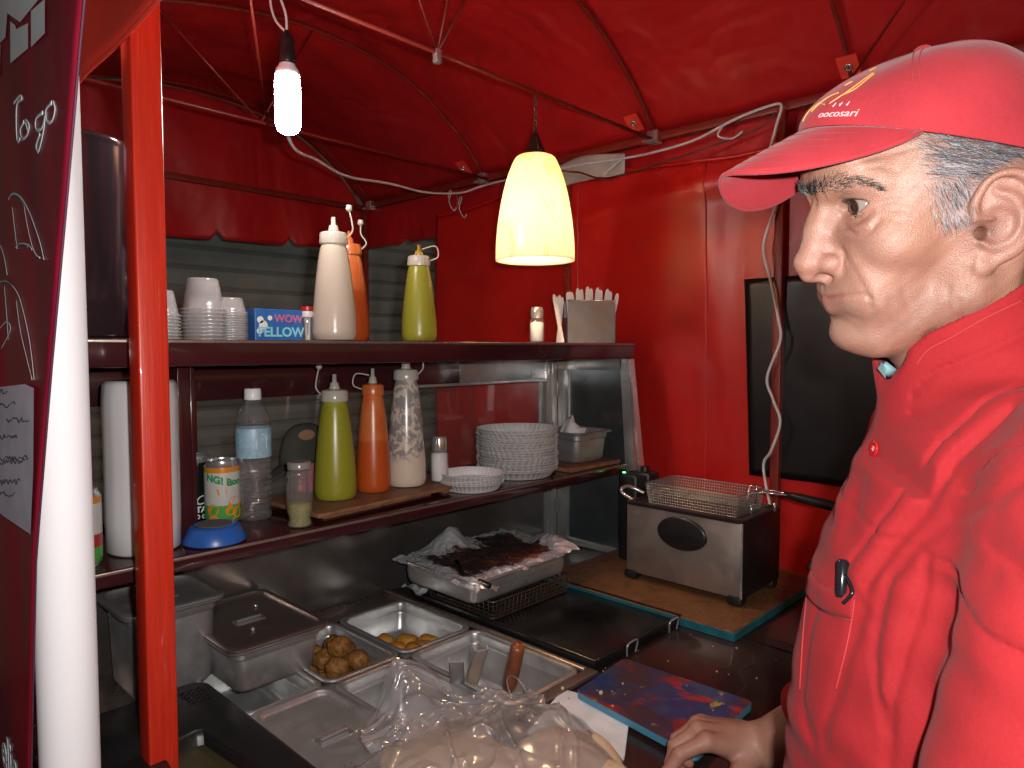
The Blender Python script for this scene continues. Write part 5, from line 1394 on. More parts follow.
def fryer():
    t = empty('base_board', (1.6, .93, CT + .001), 'worn brown board with blue-green edges under the fryer', 'board')
    b = MB(); b.box(1.370, 1.86, .662, 1.20, CT + .0025, CT + .020, .0015); b.build('top', M['board_brown'], t)
    b = MB(); b.box(1.3675, 1.3705, .660, 1.202, CT + .0015, CT + .0185); b.box(1.371, 1.862, .659, .662, CT + .0015, CT + .0185); b.build('edge_band', M['bluegreen'], t)
    Z = CT + .021
    t = empty('deep_fryer', (1.62, .875, Z), 'brushed steel deep fryer with black sides and oval badge on the brown board', 'fryer')
    x0, x1, y0, y1, zt = 1.515, 1.730, .715, 1.035, -.402
    b = MB(); b.box(x0 + .004, x1, y0, y1, Z + .014, zt, .006); b.build('housing', M['blackplastic'], t, auto=35)
    b = MB(); b.box(x0, x0 + .005, y0 + .003, y1 - .003, Z + .017, zt - .003, .002); fr = b.build('front_panel', M['fryersteel'], t, auto=35)
    b = MB(); b.lathe([(0, .0), (.0420, 0), (.0415, .004), (.037, .0065), (.0, .0085)], 0, 0, 48, sx=1.62, sy=.98); b.v = [(x0 - v[2], .870 + v[0], -.455 + v[1]) for v in b.v]; b.build('badge', M['blackplastic'], fr, True)
    b = MB(); b.box(x0 - .001, x0 + .003, y0 - .0015, y0 + .0035, Z + .015, zt - .002, .001); b.build('edge_strip', M['chrome'], fr)
    for x in (x0 + .012, x1 - .03):
        for y in (y0 + .016, y1 - .016):
            b = MB(); b.box(x - .018, x + .018, y - .018, y + .018, Z, Z + .022, .006); b.build('foot', M['blackplastic'], t, auto=35)
    b = MB(); L = []
    for ins, z in ((-.002, zt - .004), (-.002, zt + .003), (.004, zt + .005), (.012, zt + .004), (.016, zt - .004), (.018, zt - .05)): L.append([(x, y, z) for x, y in rrect((x0 + x1) / 2, (y0 + y1) / 2, (x1 - x0) / 2 - ins, (y1 - y0) / 2 - ins, .016)])
    loft(b, L); b.build('rim', M['blackmetal'], t, auto=50)
    b = MB(); b.tube(catmull([(x0 + .03, y1 - .004, zt), (x0 + .03, y1 + .030, zt + .014), (x0 + .03, y1 + .034, zt + .026), (x0 + .06, y1 + .03, zt + .028), (x0 + .08, y1 - .004, zt + .012)], 6), .005, 8); b.build('side_handle', M['chrome'], t, True)
    for y in (.76, .73): 
        b = MB(); b.tube([(x0 + .10 if y > .75 else x1 - .05, y - .02, zt), (x0 + .10 if y > .75 else x1 - .05, y - .02, zt + .022)], .0035, 8); b.build('peg', M['chrome'], t, True)
    # frying basket, a separate thing resting in the fryer
    k = empty('frying_basket', (1.62, .88, zt - .03), 'bright wire-mesh frying basket with black handle resting in the fryer', 'basket')
    wire_basket(k, 1.545, 1.690, .742, .995, zt - .035, zt + .052, 22, 36, 12, .00075, 'wire', .012)
    b = MB(); 
    for s in (-.02, .02): b.tube([(1.62 + s, .742, zt + .052), (1.62 + s * .8, .70, zt + .060), (1.625 + s * .4, .655, zt + .058)], .0022, 8)
    b.tube([(1.595, .745, zt + .02), (1.60, .738, zt + .07), (1.64, .738, zt + .07), (1.645, .745, zt + .02)], .0022, 8); b.build('handle_wires', M['chrome'], k, True)
    b = MB(); b.tube([(1.625, .665, zt + .058), (1.627, .63, zt + .054), (1.635, .56, zt + .045), (1.64, .50, zt + .036)], [.007, .0105, .012, .009], 14); b.build('handle', M['blackplastic'], k, True)
    # black control unit behind the fryer
    u = empty('control_unit', (1.655, 1.115, Z), 'upright black control unit with a small green light behind the fryer', 'control unit')
    b = MB(); b.box(1.628, 1.690, 1.078, 1.140, Z, -.352, .010, 3); b.box(1.64, 1.70, 1.045, 1.12, -.395, -.345, .010, 3); b.build('housing', M['blackplastic'], u, auto=40)
    b = MB(); b.lathe([(0, 0), (.0045, 0), (.004, .002), (0, .0028)], 1.641, 1.128, 16, -.352); b.v = [(v[0], v[1], v[2]) for v in b.v]; b.build('light', M['led'], u, True)
    b = MB(); b.lathe([(0, 0), (.013, 0), (.012, .014), (0, .016)], 1.672, 1.08, 20, -.346); b.build('knob', M['blackplastic'], u, auto=40)
    c = MB(); c.lathe([(0, 0), (.018, 0), (.018, .05), (.012, .06), (.012, .075), (0, .077)], 1.80, .70, 20, CT + .10); 
    k = MB(); k.tube(catmull([(1.78, .66, CT + .06), (1.79, .63, CT + .12), (1.82, .62, CT + .15), (1.85, .64, CT + .10)], 6), .012, 10); k.tube([(1.85, .64, CT + .001), (1.85, .64, CT + .10)], .012, 10); tag(k.build('gas_hose', M['steel_dull'], None, True), 'dull metal gas fitting on the counter behind the fryer', 'gas fitting')

# ------------------------------------------------------------------ bottles and jars
def squeeze(x, y, z, r, H, body, fill, label, cap_ang, openc=True, nozzle='nozzle_clear', collar=None, loopr=.03):
    """tapered squeeze bottle: body, ribbed collar, pointed nozzle, tethered tip"""
    t = empty('squeeze_bottle', (x, y, z), label, 'sauce bottle', 'squeeze bottles of sauce'); hb = H * .80
    b = MB(); rt = r * .56
    prof = [(0, .0015), (r * .80, .0015), (r * .93, .004), (r, .014), (r, .03), (r * .97, hb * .3), (r * .83, hb * .62), (r * .66, hb * .88), (rt, hb * .97), (rt * .92, hb)]
    pr = [(p[0], p[1]) for p in catmull([(a, c, 0) for a, c in prof], 5)]; b.lathe(pr, x, y, 48, z); b.build('body', M[body], t, True)
    b = MB(); n = 44
    b.lathe([(rt * .9, hb - .004), (rt * 1.12, hb - .004), (rt * 1.14, hb), (rt * 1.10, hb + .016), (rt * 1.02, hb + .019), (rt * .5, hb + .022)], x, y, 88, z, fn=lambda a, r_, z_: r_ * (1 + (.018 if int(a / (2 * PI) * 88) % 2 else 0) * (z_ < hb + .017)))
    b.build('collar', M[collar or body if collar else 'nozzle_clear'], t, auto=40)
    b = MB(); nz = H - hb - .02
    b.lathe([(rt * .5, hb + .020), (rt * .42, hb + .026), (rt * .34, hb + .02 + nz * .45), (rt * .20, hb + .02 + nz * .5), (rt * .17, hb + .02 + nz), (rt * .10, hb + .02 + nz)], x, y, 20, z); b.build('nozzle', M[nozzle], t, True)
    # tether and tip cap
    dx, dy = math.cos(cap_ang), math.sin(cap_ang); b = MB(); R0 = rt * 1.1
    top = z + hb + .008
    if openc: pts = [(x + dx * R0, y + dy * R0, top), (x + dx * (R0 + .012), y + dy * (R0 + .012), top + .015), (x + dx * (R0 + loopr * .35), y + dy * (R0 + loopr * .35), top + .035), (x + dx * (R0 + loopr * .2), y + dy * (R0 + loopr * .2), top + .055)]
    else: pts = [(x + dx * R0, y + dy * R0, top), (x + dx * (R0 + .020), y + dy * (R0 + .020), top + .010), (x + dx * (R0 + .014), y + dy * (R0 + .014), top + .034), (x + dx * .008, y + dy * .008, z + hb + .024 + nz * .45)]
    P = catmull(pts, 6); b.tube(P, .0016, 8)
    if openc: e = Vector(P[-1]); b.tube([e, e + Vector((-dx * .001, -dy * .001, .004)), e + Vector((0, 0, .012))], [.004, .0068, .0055], 12)
    b.build('cap_tether', M['nozzle_clear'], t, True)
    return t
def shaker(x, y, z, r, h, label, fillh, fill, cap='chrome'):
    t = empty('shaker', (x, y, z), label, 'shaker'); b = MB()
    fl = lambda a, r_, z_: r_ * (1 + .05 * abs(math.sin(a * 3)) * (z_ < h * .7))
    b.lathe([(0, .001), (r * .9, .001), (r, .004), (r, h * .60), (r * .82, h * .70), (r * .78, h * .76)], x, y, 36, z, fn=fl, cap=True); b.build('jar', M['clear'], t, True)
    b = MB(); b.lathe([(0, .003), (r * .84, .003), (r * .9, .006), (r * .9, fillh), (r * .4, fillh + .003), (0, fillh + .002)], x, y, 30, z); b.build('contents', M[fill], t, True)
    b = MB(); b.lathe([(r * .80, h * .70), (r * .86, h * .71), (r * .86, h * .93), (r * .75, h), (0, h * 1.01)], x, y, 36, z); b.build('lid', M[cap], t, auto=40)
    return t
def can(x, y, z, kind, label):
    t = empty('drink_can', (x, y, z), label, 'can'); r, h = .033, .122; b = MB()
    b.lathe([(0, .004), (r * .72, .001), (r * .80, .001), (r * .98, .010), (r, .016), (r, h - .016), (r * .99, h - .012)], x, y, 48, z); b.build('body', M[kind], t, auto=50)
    b = MB(); b.lathe([(r * .99, h - .012), (r * .84, h - .004), (r * .84, h), (r * .79, h), (r * .77, h - .005), (0, h - .005)], x, y, 48, z); b.tube([(x - .008, y, z + h - .003), (x + .010, y, z + h - .003)], .004, 8); b.build('can_top', M['aluminium'], t, auto=50)
    return t, r, h
def on_cyl(cx, cy, z, r, a0):
    return lambda X, Y, D: (cx + (r + D) * math.cos(a0 - X / r * -1), cy + (r + D) * math.sin(a0 + X / r), z + Y)
def lower_shelf_things():
    cam_dir = lambda x, y: math.atan2(-y, -x)      # towards the street side
    # kitchen roll in its wrapping
    t = empty('paper_roll', (.412, 1.245, LS), 'tall white plastic-wrapped paper roll standing left of the red post', 'paper roll'); b = MB()
    b.lathe([(0, .001), (.050, .001), (.056, .006), (.057, .05), (.0565, .15), (.057, .25), (.055, .278), (.050, .284), (.02, .283), (0, .281)], .412, 1.245, 96, LS, fn=lambda a, r, z: r * (1 + .006 * math.sin(7 * a + z * 30) + .004 * math.sin(17 * a - 60 * z) + .010 * math.exp(-((z - .20 + .05 * math.sin(a * 2)) / .012) ** 2))); b.build('wrapping', M['wrap'], t, True)
    b = MB(); b.lathe([(0, .006), (.050, .006), (.050, .276), (.018, .276), (.018, .20), (0, .20)], .412, 1.245, 40, LS); b.build('roll', M['paper'], t, auto=40)
    c, r, h = can(.585, 1.335, LS, 'fruitcan', 'fruit drink can with orange top band and green lettering beside the water bottle')
    a0 = math.atan2(-1.335, -.585) + .10; L = MB(); fn = on_cyl(.585, 1.335, LS, r, a0)
    add_text(L, 'NG! B', .0185, lambda X, Y, D: fn(X - .010, Y + .086 - X * .25, D + .0004), thick=.0002, bold=.0009); add_text(L, 'oo', .018, lambda X, Y, D: fn(X + .024, Y + .082, D + .0004), thick=.0002, bold=.0009); L.build('lettering', M['greenprint'], c)
    L = MB()
    for X, Y, R_ in ((-.022, .030, .0115), (-.020, .012, .009), (.020, .040, .0135), (.026, .022, .011), (.010, .027, .009)):
        L.add([fn(X + R_ * math.cos(k * PI / 10), Y + R_ * math.sin(k * PI / 10), .0003) for k in range(20)], [tuple(range(20))])
    L.add([fn(X, Y, .0003) for X, Y in ((-.030, .066), (-.012, .070), (.004, .070), (.004, .060), (-.010, .058), (-.028, .054))], [tuple(range(6))]); L.build('fruit_print', M['orangeprint'], c)
    L = MB()
    for k in range(4): L.add([fn(X, Y, .0005) for X, Y in ((-.030 + k * .014, .006), (-.026 + k * .014, .006), (.000 + k * .012, .036), (-.003 + k * .012, .036))], [(0, 1, 2, 3)])
    L.build('stripes', M['limeprint'], c)
    c2, r, h = can(.560, 1.405, LS + .004, 'canblack', 'black drink can with white lettering behind the fruit drink can'); L = MB(); f2 = on_cyl(.560, 1.405, LS, r, math.atan2(-1.405, -.56) + .35)
    add_text(L, 'C', .026, lambda X, Y, D: f2(X - .004, Y + .040, D + .0004), thick=.0002, shear=.4); add_text(L, 'TA', .016, lambda X, Y, D: f2(X, Y + .022, D + .0004), thick=.0002, bold=.0005); add_text(L, '0 C', .012, lambda X, Y, D: f2(X, Y + .008, D + .0004), thick=.0002, bold=.0003); L.build('lettering', M['boxwhite'], c2)
    c3, r, h = can(.307, 1.215, LS, 'fruitcan2', 'fruit drink can with green and red label beside the white roll'); L = MB(); f3 = on_cyl(.307, 1.215, LS, r, math.atan2(-1.215, -.307) + .25)
    add_text(L, 'IG', .024, lambda X, Y, D: f3(X, Y + .085, D + .0004), thick=.0002, bold=.001); L.build('lettering', M['greenprint'], c3)
    L = MB(); L.add([f3(X, Y, .0003) for X, Y in ((-.03, .062), (.03, .066), (.03, .056), (-.03, .052))], [(0, 1, 2, 3)]); L.build('stripes', M['red_plastic'], c3)
    # blue lid
    b = MB(); b.lathe([(0, .001), (.048, .001), (.052, .004), (.051, .010), (.042, .028), (.037, .032), (.030, .032), (.028, .030), (0, .030)], .513, 1.205, 40, LS); o = b.build('blue_tub', M['blue_plastic'], None, auto=60); tag(o, 'low blue plastic tub upside down in front of the fruit drink can', 'plastic tub')
    b = MB(); b.lathe([(0, .0302), (.029, .0302), (.029, .0325), (0, .0335)], .513, 1.205, 32, LS); b.build('base_disc', M['pavement'], o, auto=40)
    # water bottle
    x, y = .640, 1.315; t = empty('water_bottle', (x, y, LS), 'clear plastic water bottle with pale blue label and white cap', 'bottle'); b = MB()
    pr = [(0, .006), (.018, .002), (.028, .001), (.033, .008)]
    for k in range(9): z = .014 + k * .0115; pr += [(.033, z), (.0305, z + .005)]
    pr += [(.033, .120), (.033, .184), (.0325, .190), (.030, .204), (.022, .222), (.015, .232), (.0135, .240)]
    b.lathe([(p[0], p[1]) for p in catmull([(a, c, 0) for a, c in pr], 3)], x, y, 48, LS, fn=lambda a, r, z: r * (1 + (.05 * math.sin(5 * a + z * 60) if z < .112 else 0))); b.build('body', M['water'], t, True)
    b = MB(); b.lathe([(.0335, .124), (.0337, .125), (.0337, .180), (.0335, .181)], x, y, 48, LS, cap=False); lb = b.build('label', M['label_blue'], t, True)
    L = MB(); fw = on_cyl(x, y, LS, .0338, math.atan2(-y, -x) + .5); L.add([fw(X, Y, .0003) for X, Y in ((-.012, .142), (.010, .142), (.010, .164), (.0, .172), (-.012, .160))], [tuple(range(5))]); L.build('label_print', M['boxwhite'], lb)
    b = MB(); b.lathe([(.0155, .236), (.0160, .238), (.0155, .256), (.014, .258), (0, .258)], x, y, 60, LS, fn=lambda a, r, z: r * (1 + .02 * (int(a * 60 / 2 / PI) % 2))); b.build('cap', M['white_plastic'], t, auto=50)
    # spice jar
    x, y = .669, 1.193; t = empty('spice_jar', (x, y, LS), 'small ribbed glass jar a third full of green spice by the wooden board', 'jar')
    pr = [(0, .001), (.020, .001), (.0235, .005), (.020, .014), (.020, .020), (.0235, .030), (.0235, .080), (.022, .086), (.0195, .090), (.0225, .096), (.0225, .104), (.019, .110), (.019, .118)]
    b = MB(); b.lathe(pr, x, y, 40, LS); b.build('jar', M['clear'], t, True); b = MB(); b.lathe([(0, .002), (.018, .003), (.021, .006), (.018, .015), (.018, .019), (.0215, .03), (.0215, .044), (.01, .048), (0, .046)], x, y, 32, LS); b.build('contents', M['spice'], t, True)
    b = MB(); b.lathe([(.020, .110), (.0215, .111), (.0215, .122), (.020, .124), (0, .123)], x, y, 32, LS); b.build('lid', M['clear_lid'], t, auto=40)
    # boards
    def brd(pts, z, th, label):
        b = MB(); b.poly([(p[0], p[1], z) for p in pts], (0, 0, th)); o = b.build('wooden_board', M['ply']); md = o.modifiers.new('b', 'BEVEL'); md.width = .0012; md.segments = 2; tag(o, label, 'board', 'thin boards under the squeeze bottles')
    brd([(.728, 1.205), (1.02, 1.230), (1.00, 1.40), (.71, 1.39)], LS + .0005, .009, 'lower thin board under the green and orange squeeze bottles')
    brd([(1.05, 1.22), (1.17, 1.235), (1.16, 1.39), (1.04, 1.39)], LS + .0005, .010, 'short board piece under the end of the long board by the plates')
    brd([(.700, 1.180), (1.165, 1.212), (1.17, 1.245), (1.12, 1.395), (.690, 1.40)], LS + .0115, .008, 'long top board carrying the three squeeze bottles')
    B = LS + .0200
    c2w = lambda a: a + HEAD_A - PI / 2      # angle given as seen: 0 = to the right, pi = to the left
    squeeze(.805, 1.285, B, .0435, .262, 'greensauce2', None, 'squeeze bottle of green sauce on the wooden board on the lower shelf', c2w(PI), True)
    squeeze(.905, 1.290, B, .038, .272, 'orangesauce', None, 'squeeze bottle of orange sauce between the green and the mottled bottle', c2w(PI), False, collar='orangesauce')
    squeeze(.997, 1.290, B, .0445, .310, 'mottled', None, 'tall white squeeze bottle mottled with grey streaks, nearly emptied', c2w(0), True)
    shaker(1.075, 1.265, B, .021, .108, 'glass salt shaker on the board beside the mottled bottle', .068, 'salt')
    # olive cap hanging in the back with something pink under it
    x, y = .80, 1.40; t = empty('olive_hat', (x, y, LS + .06), 'dark olive cap with a tan patch at the back of the lower shelf', 'hat')
    b = MB(); b.grid(lambda a, c: (x + .060 * math.cos(a * 2 * PI) * math.cos(c * PI / 2) ** .7, y + .028 * math.sin(a * 2 * PI) * math.cos(c * PI / 2) ** .7, LS + .085 + .085 * math.sin(c * PI / 2)), 40, 12, closeu=True); b.build('crown', M['olive'], t, True, thick=.002)
    b = MB(); b.grid(lambda a, c: (x - .05 - .055 * c, y - .004 + (a - .5) * .060 * (1 - .5 * c), LS + .088 - .030 * c - .02 * abs(a - .5)), 8, 6); b.build('bill', M['olive'], t, True, thick=.003)
    b = MB(); b.lathe([(0, 0), (.02, 0), (.018, .002), (0, .003)], 0, 0, 20); b.v = [(x - .012 + v[0], y - .030 - v[2], LS + .148 + v[1] * .6) for v in b.v]; b.build('patch', M['tan'], t)
    b = MB(); b.grid(lambda a, c: (x + .025 + (.045 + .006 * math.sin(a * 30)) * math.cos(a * 2 * PI) * (1 - .4 * c), y + .02 * math.sin(a * 2 * PI), LS + .001 + .083 * c), 40, 8, closeu=True); tag(b.build('pink_cloth', M['pink'], None, True, thick=.001), 'dull pink cloth bundle under the olive cap at the back', 'cloth')
    # fluted paper plates
    def plates(x, y, n, r, dz, hh, z0, label, grp):
        rs = random.Random(int(x * 100)); first = None
        for k in range(n):
            if first is None:
                b = MB(); b.lathe([(0, .0005), (r * .80, .0005), (r * .84, .003), (r, hh), (r * 1.012, hh)], 0, 0, 264, 0, cap=False, fn=lambda a, r_, z_: r_ * (1 + .017 * math.sin(44 * a) * min(1, z_ / .006)))
                b.v = [(v[0] + x, v[1] + y, v[2] + z0) for v in b.v]; first = b.build('paper_plate', M['plate'], None, True, thick=.0006); o = first
            else: o = first.copy(); C.objects.link(o); o.location = first.location + Vector((rs.uniform(-.002, .002), rs.uniform(-.002, .002), k * dz))
            o.rotation_euler = (rs.uniform(-.012, .012), rs.uniform(-.012, .012), rs.uniform(0, 6)) if k else (0, 0, 0)
            tag(o, label, 'paper plate', grp)
    plates(1.135, 1.182 + .035, 6, .076, .0042, .020, LS + .0005, 'white fluted paper plate in the low small stack', 'small stack of paper plates')
    plates(1.345, 1.266, 17, .106, .0066, .022, LS + .0005, 'white fluted paper plate in the tall wide stack', 'tall stack of paper plates')
    b = MB(); b.box(1.46, 1.69, 1.175, 1.34, LS + .0005, LS + .012, .002); tag(b.build('wooden_board', M['ply']), 'thin board under the small steel pan at the right end of the lower shelf', 'board')
    pn = pan(1.505, 1.675, 1.185, 1.350, LS + .0125 + .088, .088, 'small deep steel pan with a crumpled napkin on the lower shelf', m='steel_dull')
    n = MB(); n.grid(lambda a, c: (1.54 + a * .11 + .01 * math.sin(8 * c), 1.24 + c * .07 + .008 * math.sin(9 * a), LS + .060 + .075 * math.exp(-((a - .55) / .28) ** 2) * (.5 + .5 * c) + .045 * math.exp(-((a - .85) / .12) ** 2) * c + .006 * math.sin(14 * a + 9 * c)), 30, 20); tag(n.build('napkin', M['paper'], None, True, thick=.001), 'crumpled white napkin sticking out of the small steel pan', 'napkin')

def upper_shelf_things():
    Z = US + .001
    t = empty('steel_pot', (.335, 1.305, Z), 'tall shiny steel cylinder pot at the left end of the upper shelf', 'pot'); b = MB()
    b.lathe([(0, .002), (.078, .002), (.083, .006), (.083, .305), (.085, .309), (.0875, .314), (.085, .318), (.081, .316)], .335, 1.305, 72, Z); b.build('body', M['potsteel'], t, True)
    # cup stacks
    def cups(x, y, n, rb, rt, h, dz, label, group):
        first = None
        for k in range(n):
            if first is None:
                b = MB(); b.lathe([(rb + .003, 0), (rb + .0038, .0015), (rb + .003, .003), (rb, .0035), (rb - (rb - rt) * .5, h * .5), (rt, h - .003), (rt - .002, h), (0, h)], x, y, 40, Z, cap=False); first = b.build('plastic_cup', M['cup'], None, True, thick=.0006); o = first
            else: o = first.copy(); C.objects.link(o); o.location = first.location + Vector((.0004 * (k % 3), 0, k * dz))
            tag(o, label, 'plastic cup', group)
    cups(.545, 1.310, 9, .036, .027, .058, .0068, 'clear plastic cup upside down in the taller stack right of the red post', 'taller stack of clear cups')
    cups(.600, 1.325, 12, .031, .025, .030, .0046, 'small clear cup in the shorter stack beside the blue box', 'shorter stack of clear cups')
    cups(.462, 1.300, 8, .033, .026, .045, .0058, 'clear plastic cup in the stack hidden partly by the red post', 'stack of clear cups behind the post')
    # blue box
    x0, x1, y0, y1, h = .640, .742, 1.300, 1.345, .062
    t = empty('printed_box', ((x0 + x1) / 2, (y0 + y1) / 2, Z), 'small blue printed sweets box on the upper shelf beside the cups', 'box'); b = MB(); b.box(x0, x1, y0, y1, Z, Z + h, .001); b.build('carton', M['boxblue'], t)
    L = MB(); fb = lambda X, Y, D: (x0 + .051 + X, y0 - .0004 - D, Z + Y); add_text(L, 'WOW', .021, lambda X, Y, D: fb(X + .020, Y + .043, D), thick=.0002, bold=.0006); L.build('lettering', M['boxpink'], t)
    L = MB(); add_text(L, 'FELLOW', .026, lambda X, Y, D: fb(X + .004, Y + .016, D + .0003), thick=.0002, bold=.0008); L.build('lettering', M['boxlight'], t)
    L = MB()
    for cx, cz, r in ((-.040, .040, .007), (-.034, .030, .009), (-.042, .018, .006), (-.020, .044, .005)): L.add([fb(cx + r * math.cos(k * PI / 8), cz + r * math.sin(k * PI / 8), .0002) for k in range(16)], [tuple(range(16))])
    L.build('print', M['boxwhite'], t)
    # toothpick jar
    x, y = .760, 1.312; t = empty('toothpick_jar', (x, y, Z), 'tiny clear jar of toothpicks with a red and white lid', 'jar'); b = MB(); b.lathe([(0, .001), (.0125, .001), (.013, .004), (.013, .050)], x, y, 28, Z); b.build('jar', M['clear'], t, True)
    b = MB()
    for k in range(14): a = k * 2.4; rr = .009 * (k % 4) / 4; b.tube([(x + rr * math.cos(a), y + rr * math.sin(a), Z + .002), (x + rr * math.cos(a + .6) * 1.1, y + rr * math.sin(a + .6) * 1.1, Z + .047)], .0009, 5)
    b.build('toothpicks', M['plate'], t)
    b = MB(); b.lathe([(.0135, .048), (.014, .049), (.014, .060), (.0135, .0605)], x, y, 28, Z); b.build('lid', M['white_plastic'], t, auto=40); b = MB(); b.lathe([(.0138, .0605), (.0142, .062), (.0140, .070), (0, .071)], x, y, 28, Z); b.build('lid_top', M['red_plastic'], t, auto=40)
    c2w = lambda a: a + HEAD_A - PI / 2
    squeeze(.795, 1.265, Z, .0440, .252, 'creamsauce', None, 'large cream-filled squeeze bottle on the upper shelf', c2w(0), True)
    squeeze(.905, 1.375, Z, .0430, .250, 'orangesauce', None, 'orange squeeze bottle half hidden behind the cream bottle', c2w(0), True, nozzle='orangesauce', collar='orangesauce', loopr=.0)
    squeeze(1.045, 1.300, Z, .0410, .226, 'greensauce', None, 'green squeeze bottle standing alone on the upper shelf', c2w(0), False, nozzle='yellownoz')
    shaker(1.462, 1.300, Z, .020, .098, 'glass shaker of white grains near the right end of the upper shelf', .055, 'salt', 'chrome')
    # napkin holder
    x0, x1 = 1.60, 1.70; yy = 1.255
    t = empty('steel_holder', (1.655, 1.25, Z), 'square steel holder at the right end of the upper shelf', 'holder'); b = MB()
    # set square to the street
    ax = np.array((math.cos(HEAD_A - PI / 2 + .12), math.sin(HEAD_A - PI / 2 + .12), 0)); ay = np.array((-ax[1], ax[0], 0)); cc = np.array((1.640, 1.255, 0))
    def P(a, d, z): return tuple(cc + ax * a + ay * d + np.array((0, 0, z)))
    w = .069; hh = .122
    for d in (-.030, .028): b.poly([P(-w, d, Z), P(w, d, Z), P(w, d, Z + hh), P(-w, d, Z + hh)], tuple(ay * .002))
    for a in (-w, w - .002): b.poly([P(a, -.028, Z), P(a, .028, Z), P(a, .028, Z + hh * .6), P(a, -.028, Z + hh * .6)], tuple(ax * .002))
    b.poly([P(-w, -.028, Z), P(w, -.028, Z), P(w, .028, Z), P(-w, .028, Z)], (0, 0, .002)); b.build('shell', M['holdersteel'], t)
    b = MB(); b.tube([P(w + .001, -.031, Z), P(w + .001, -.031, Z + hh), P(-w - .001, -.031, Z + hh)], .0016, 6); b.build('edge_strip', M['chrome'], t, True)
    rs = random.Random(9)
    def stick(base, tip, wd, label, grp):
        base, tip = np.array(base), np.array(tip); d = tip - base; L_ = np.linalg.norm(d); d = d / L_; s = ax - d * (ax @ d); s /= np.linalg.norm(s); n = np.cross(d, s); b = MB()
        prof = [(-.5, 0), (-.5, .86), (-.42, .94), (-.25, .985), (0, 1), (.25, .985), (.42, .94), (.5, .86), (.5, 0)]
        b.poly([tuple(base + s * wd * a + d * L_ * c) for a, c in prof], tuple(n * .003)); tag(b.build('wooden_stick', M['paper']), label, 'stick', grp)
    for k in range(16):
        f = k / 15 - .5; z = Z + .142 + .018 * math.cos(f * 2.6) + rs.uniform(-.004, .004)
        stick(P(f * .105, -.018 + .034 * (k % 3) / 2, Z + .004), P(f * .148 + .006, -.020 + .038 * (k % 3) / 2, z), .012, 'pale round-tipped stick fanned out of the steel holder', 'pale sticks in the steel holder')
    for k in range(4):
        stick(P(-.082 - .002 * k, -.020 + .013 * k, Z + .001), P(-.108 + .011 * k, -.018 + .013 * k, Z + .140 - .006 * (k % 2)), .011, 'pale stick in the loose bunch left of the steel holder', 'pale sticks beside the steel holder')

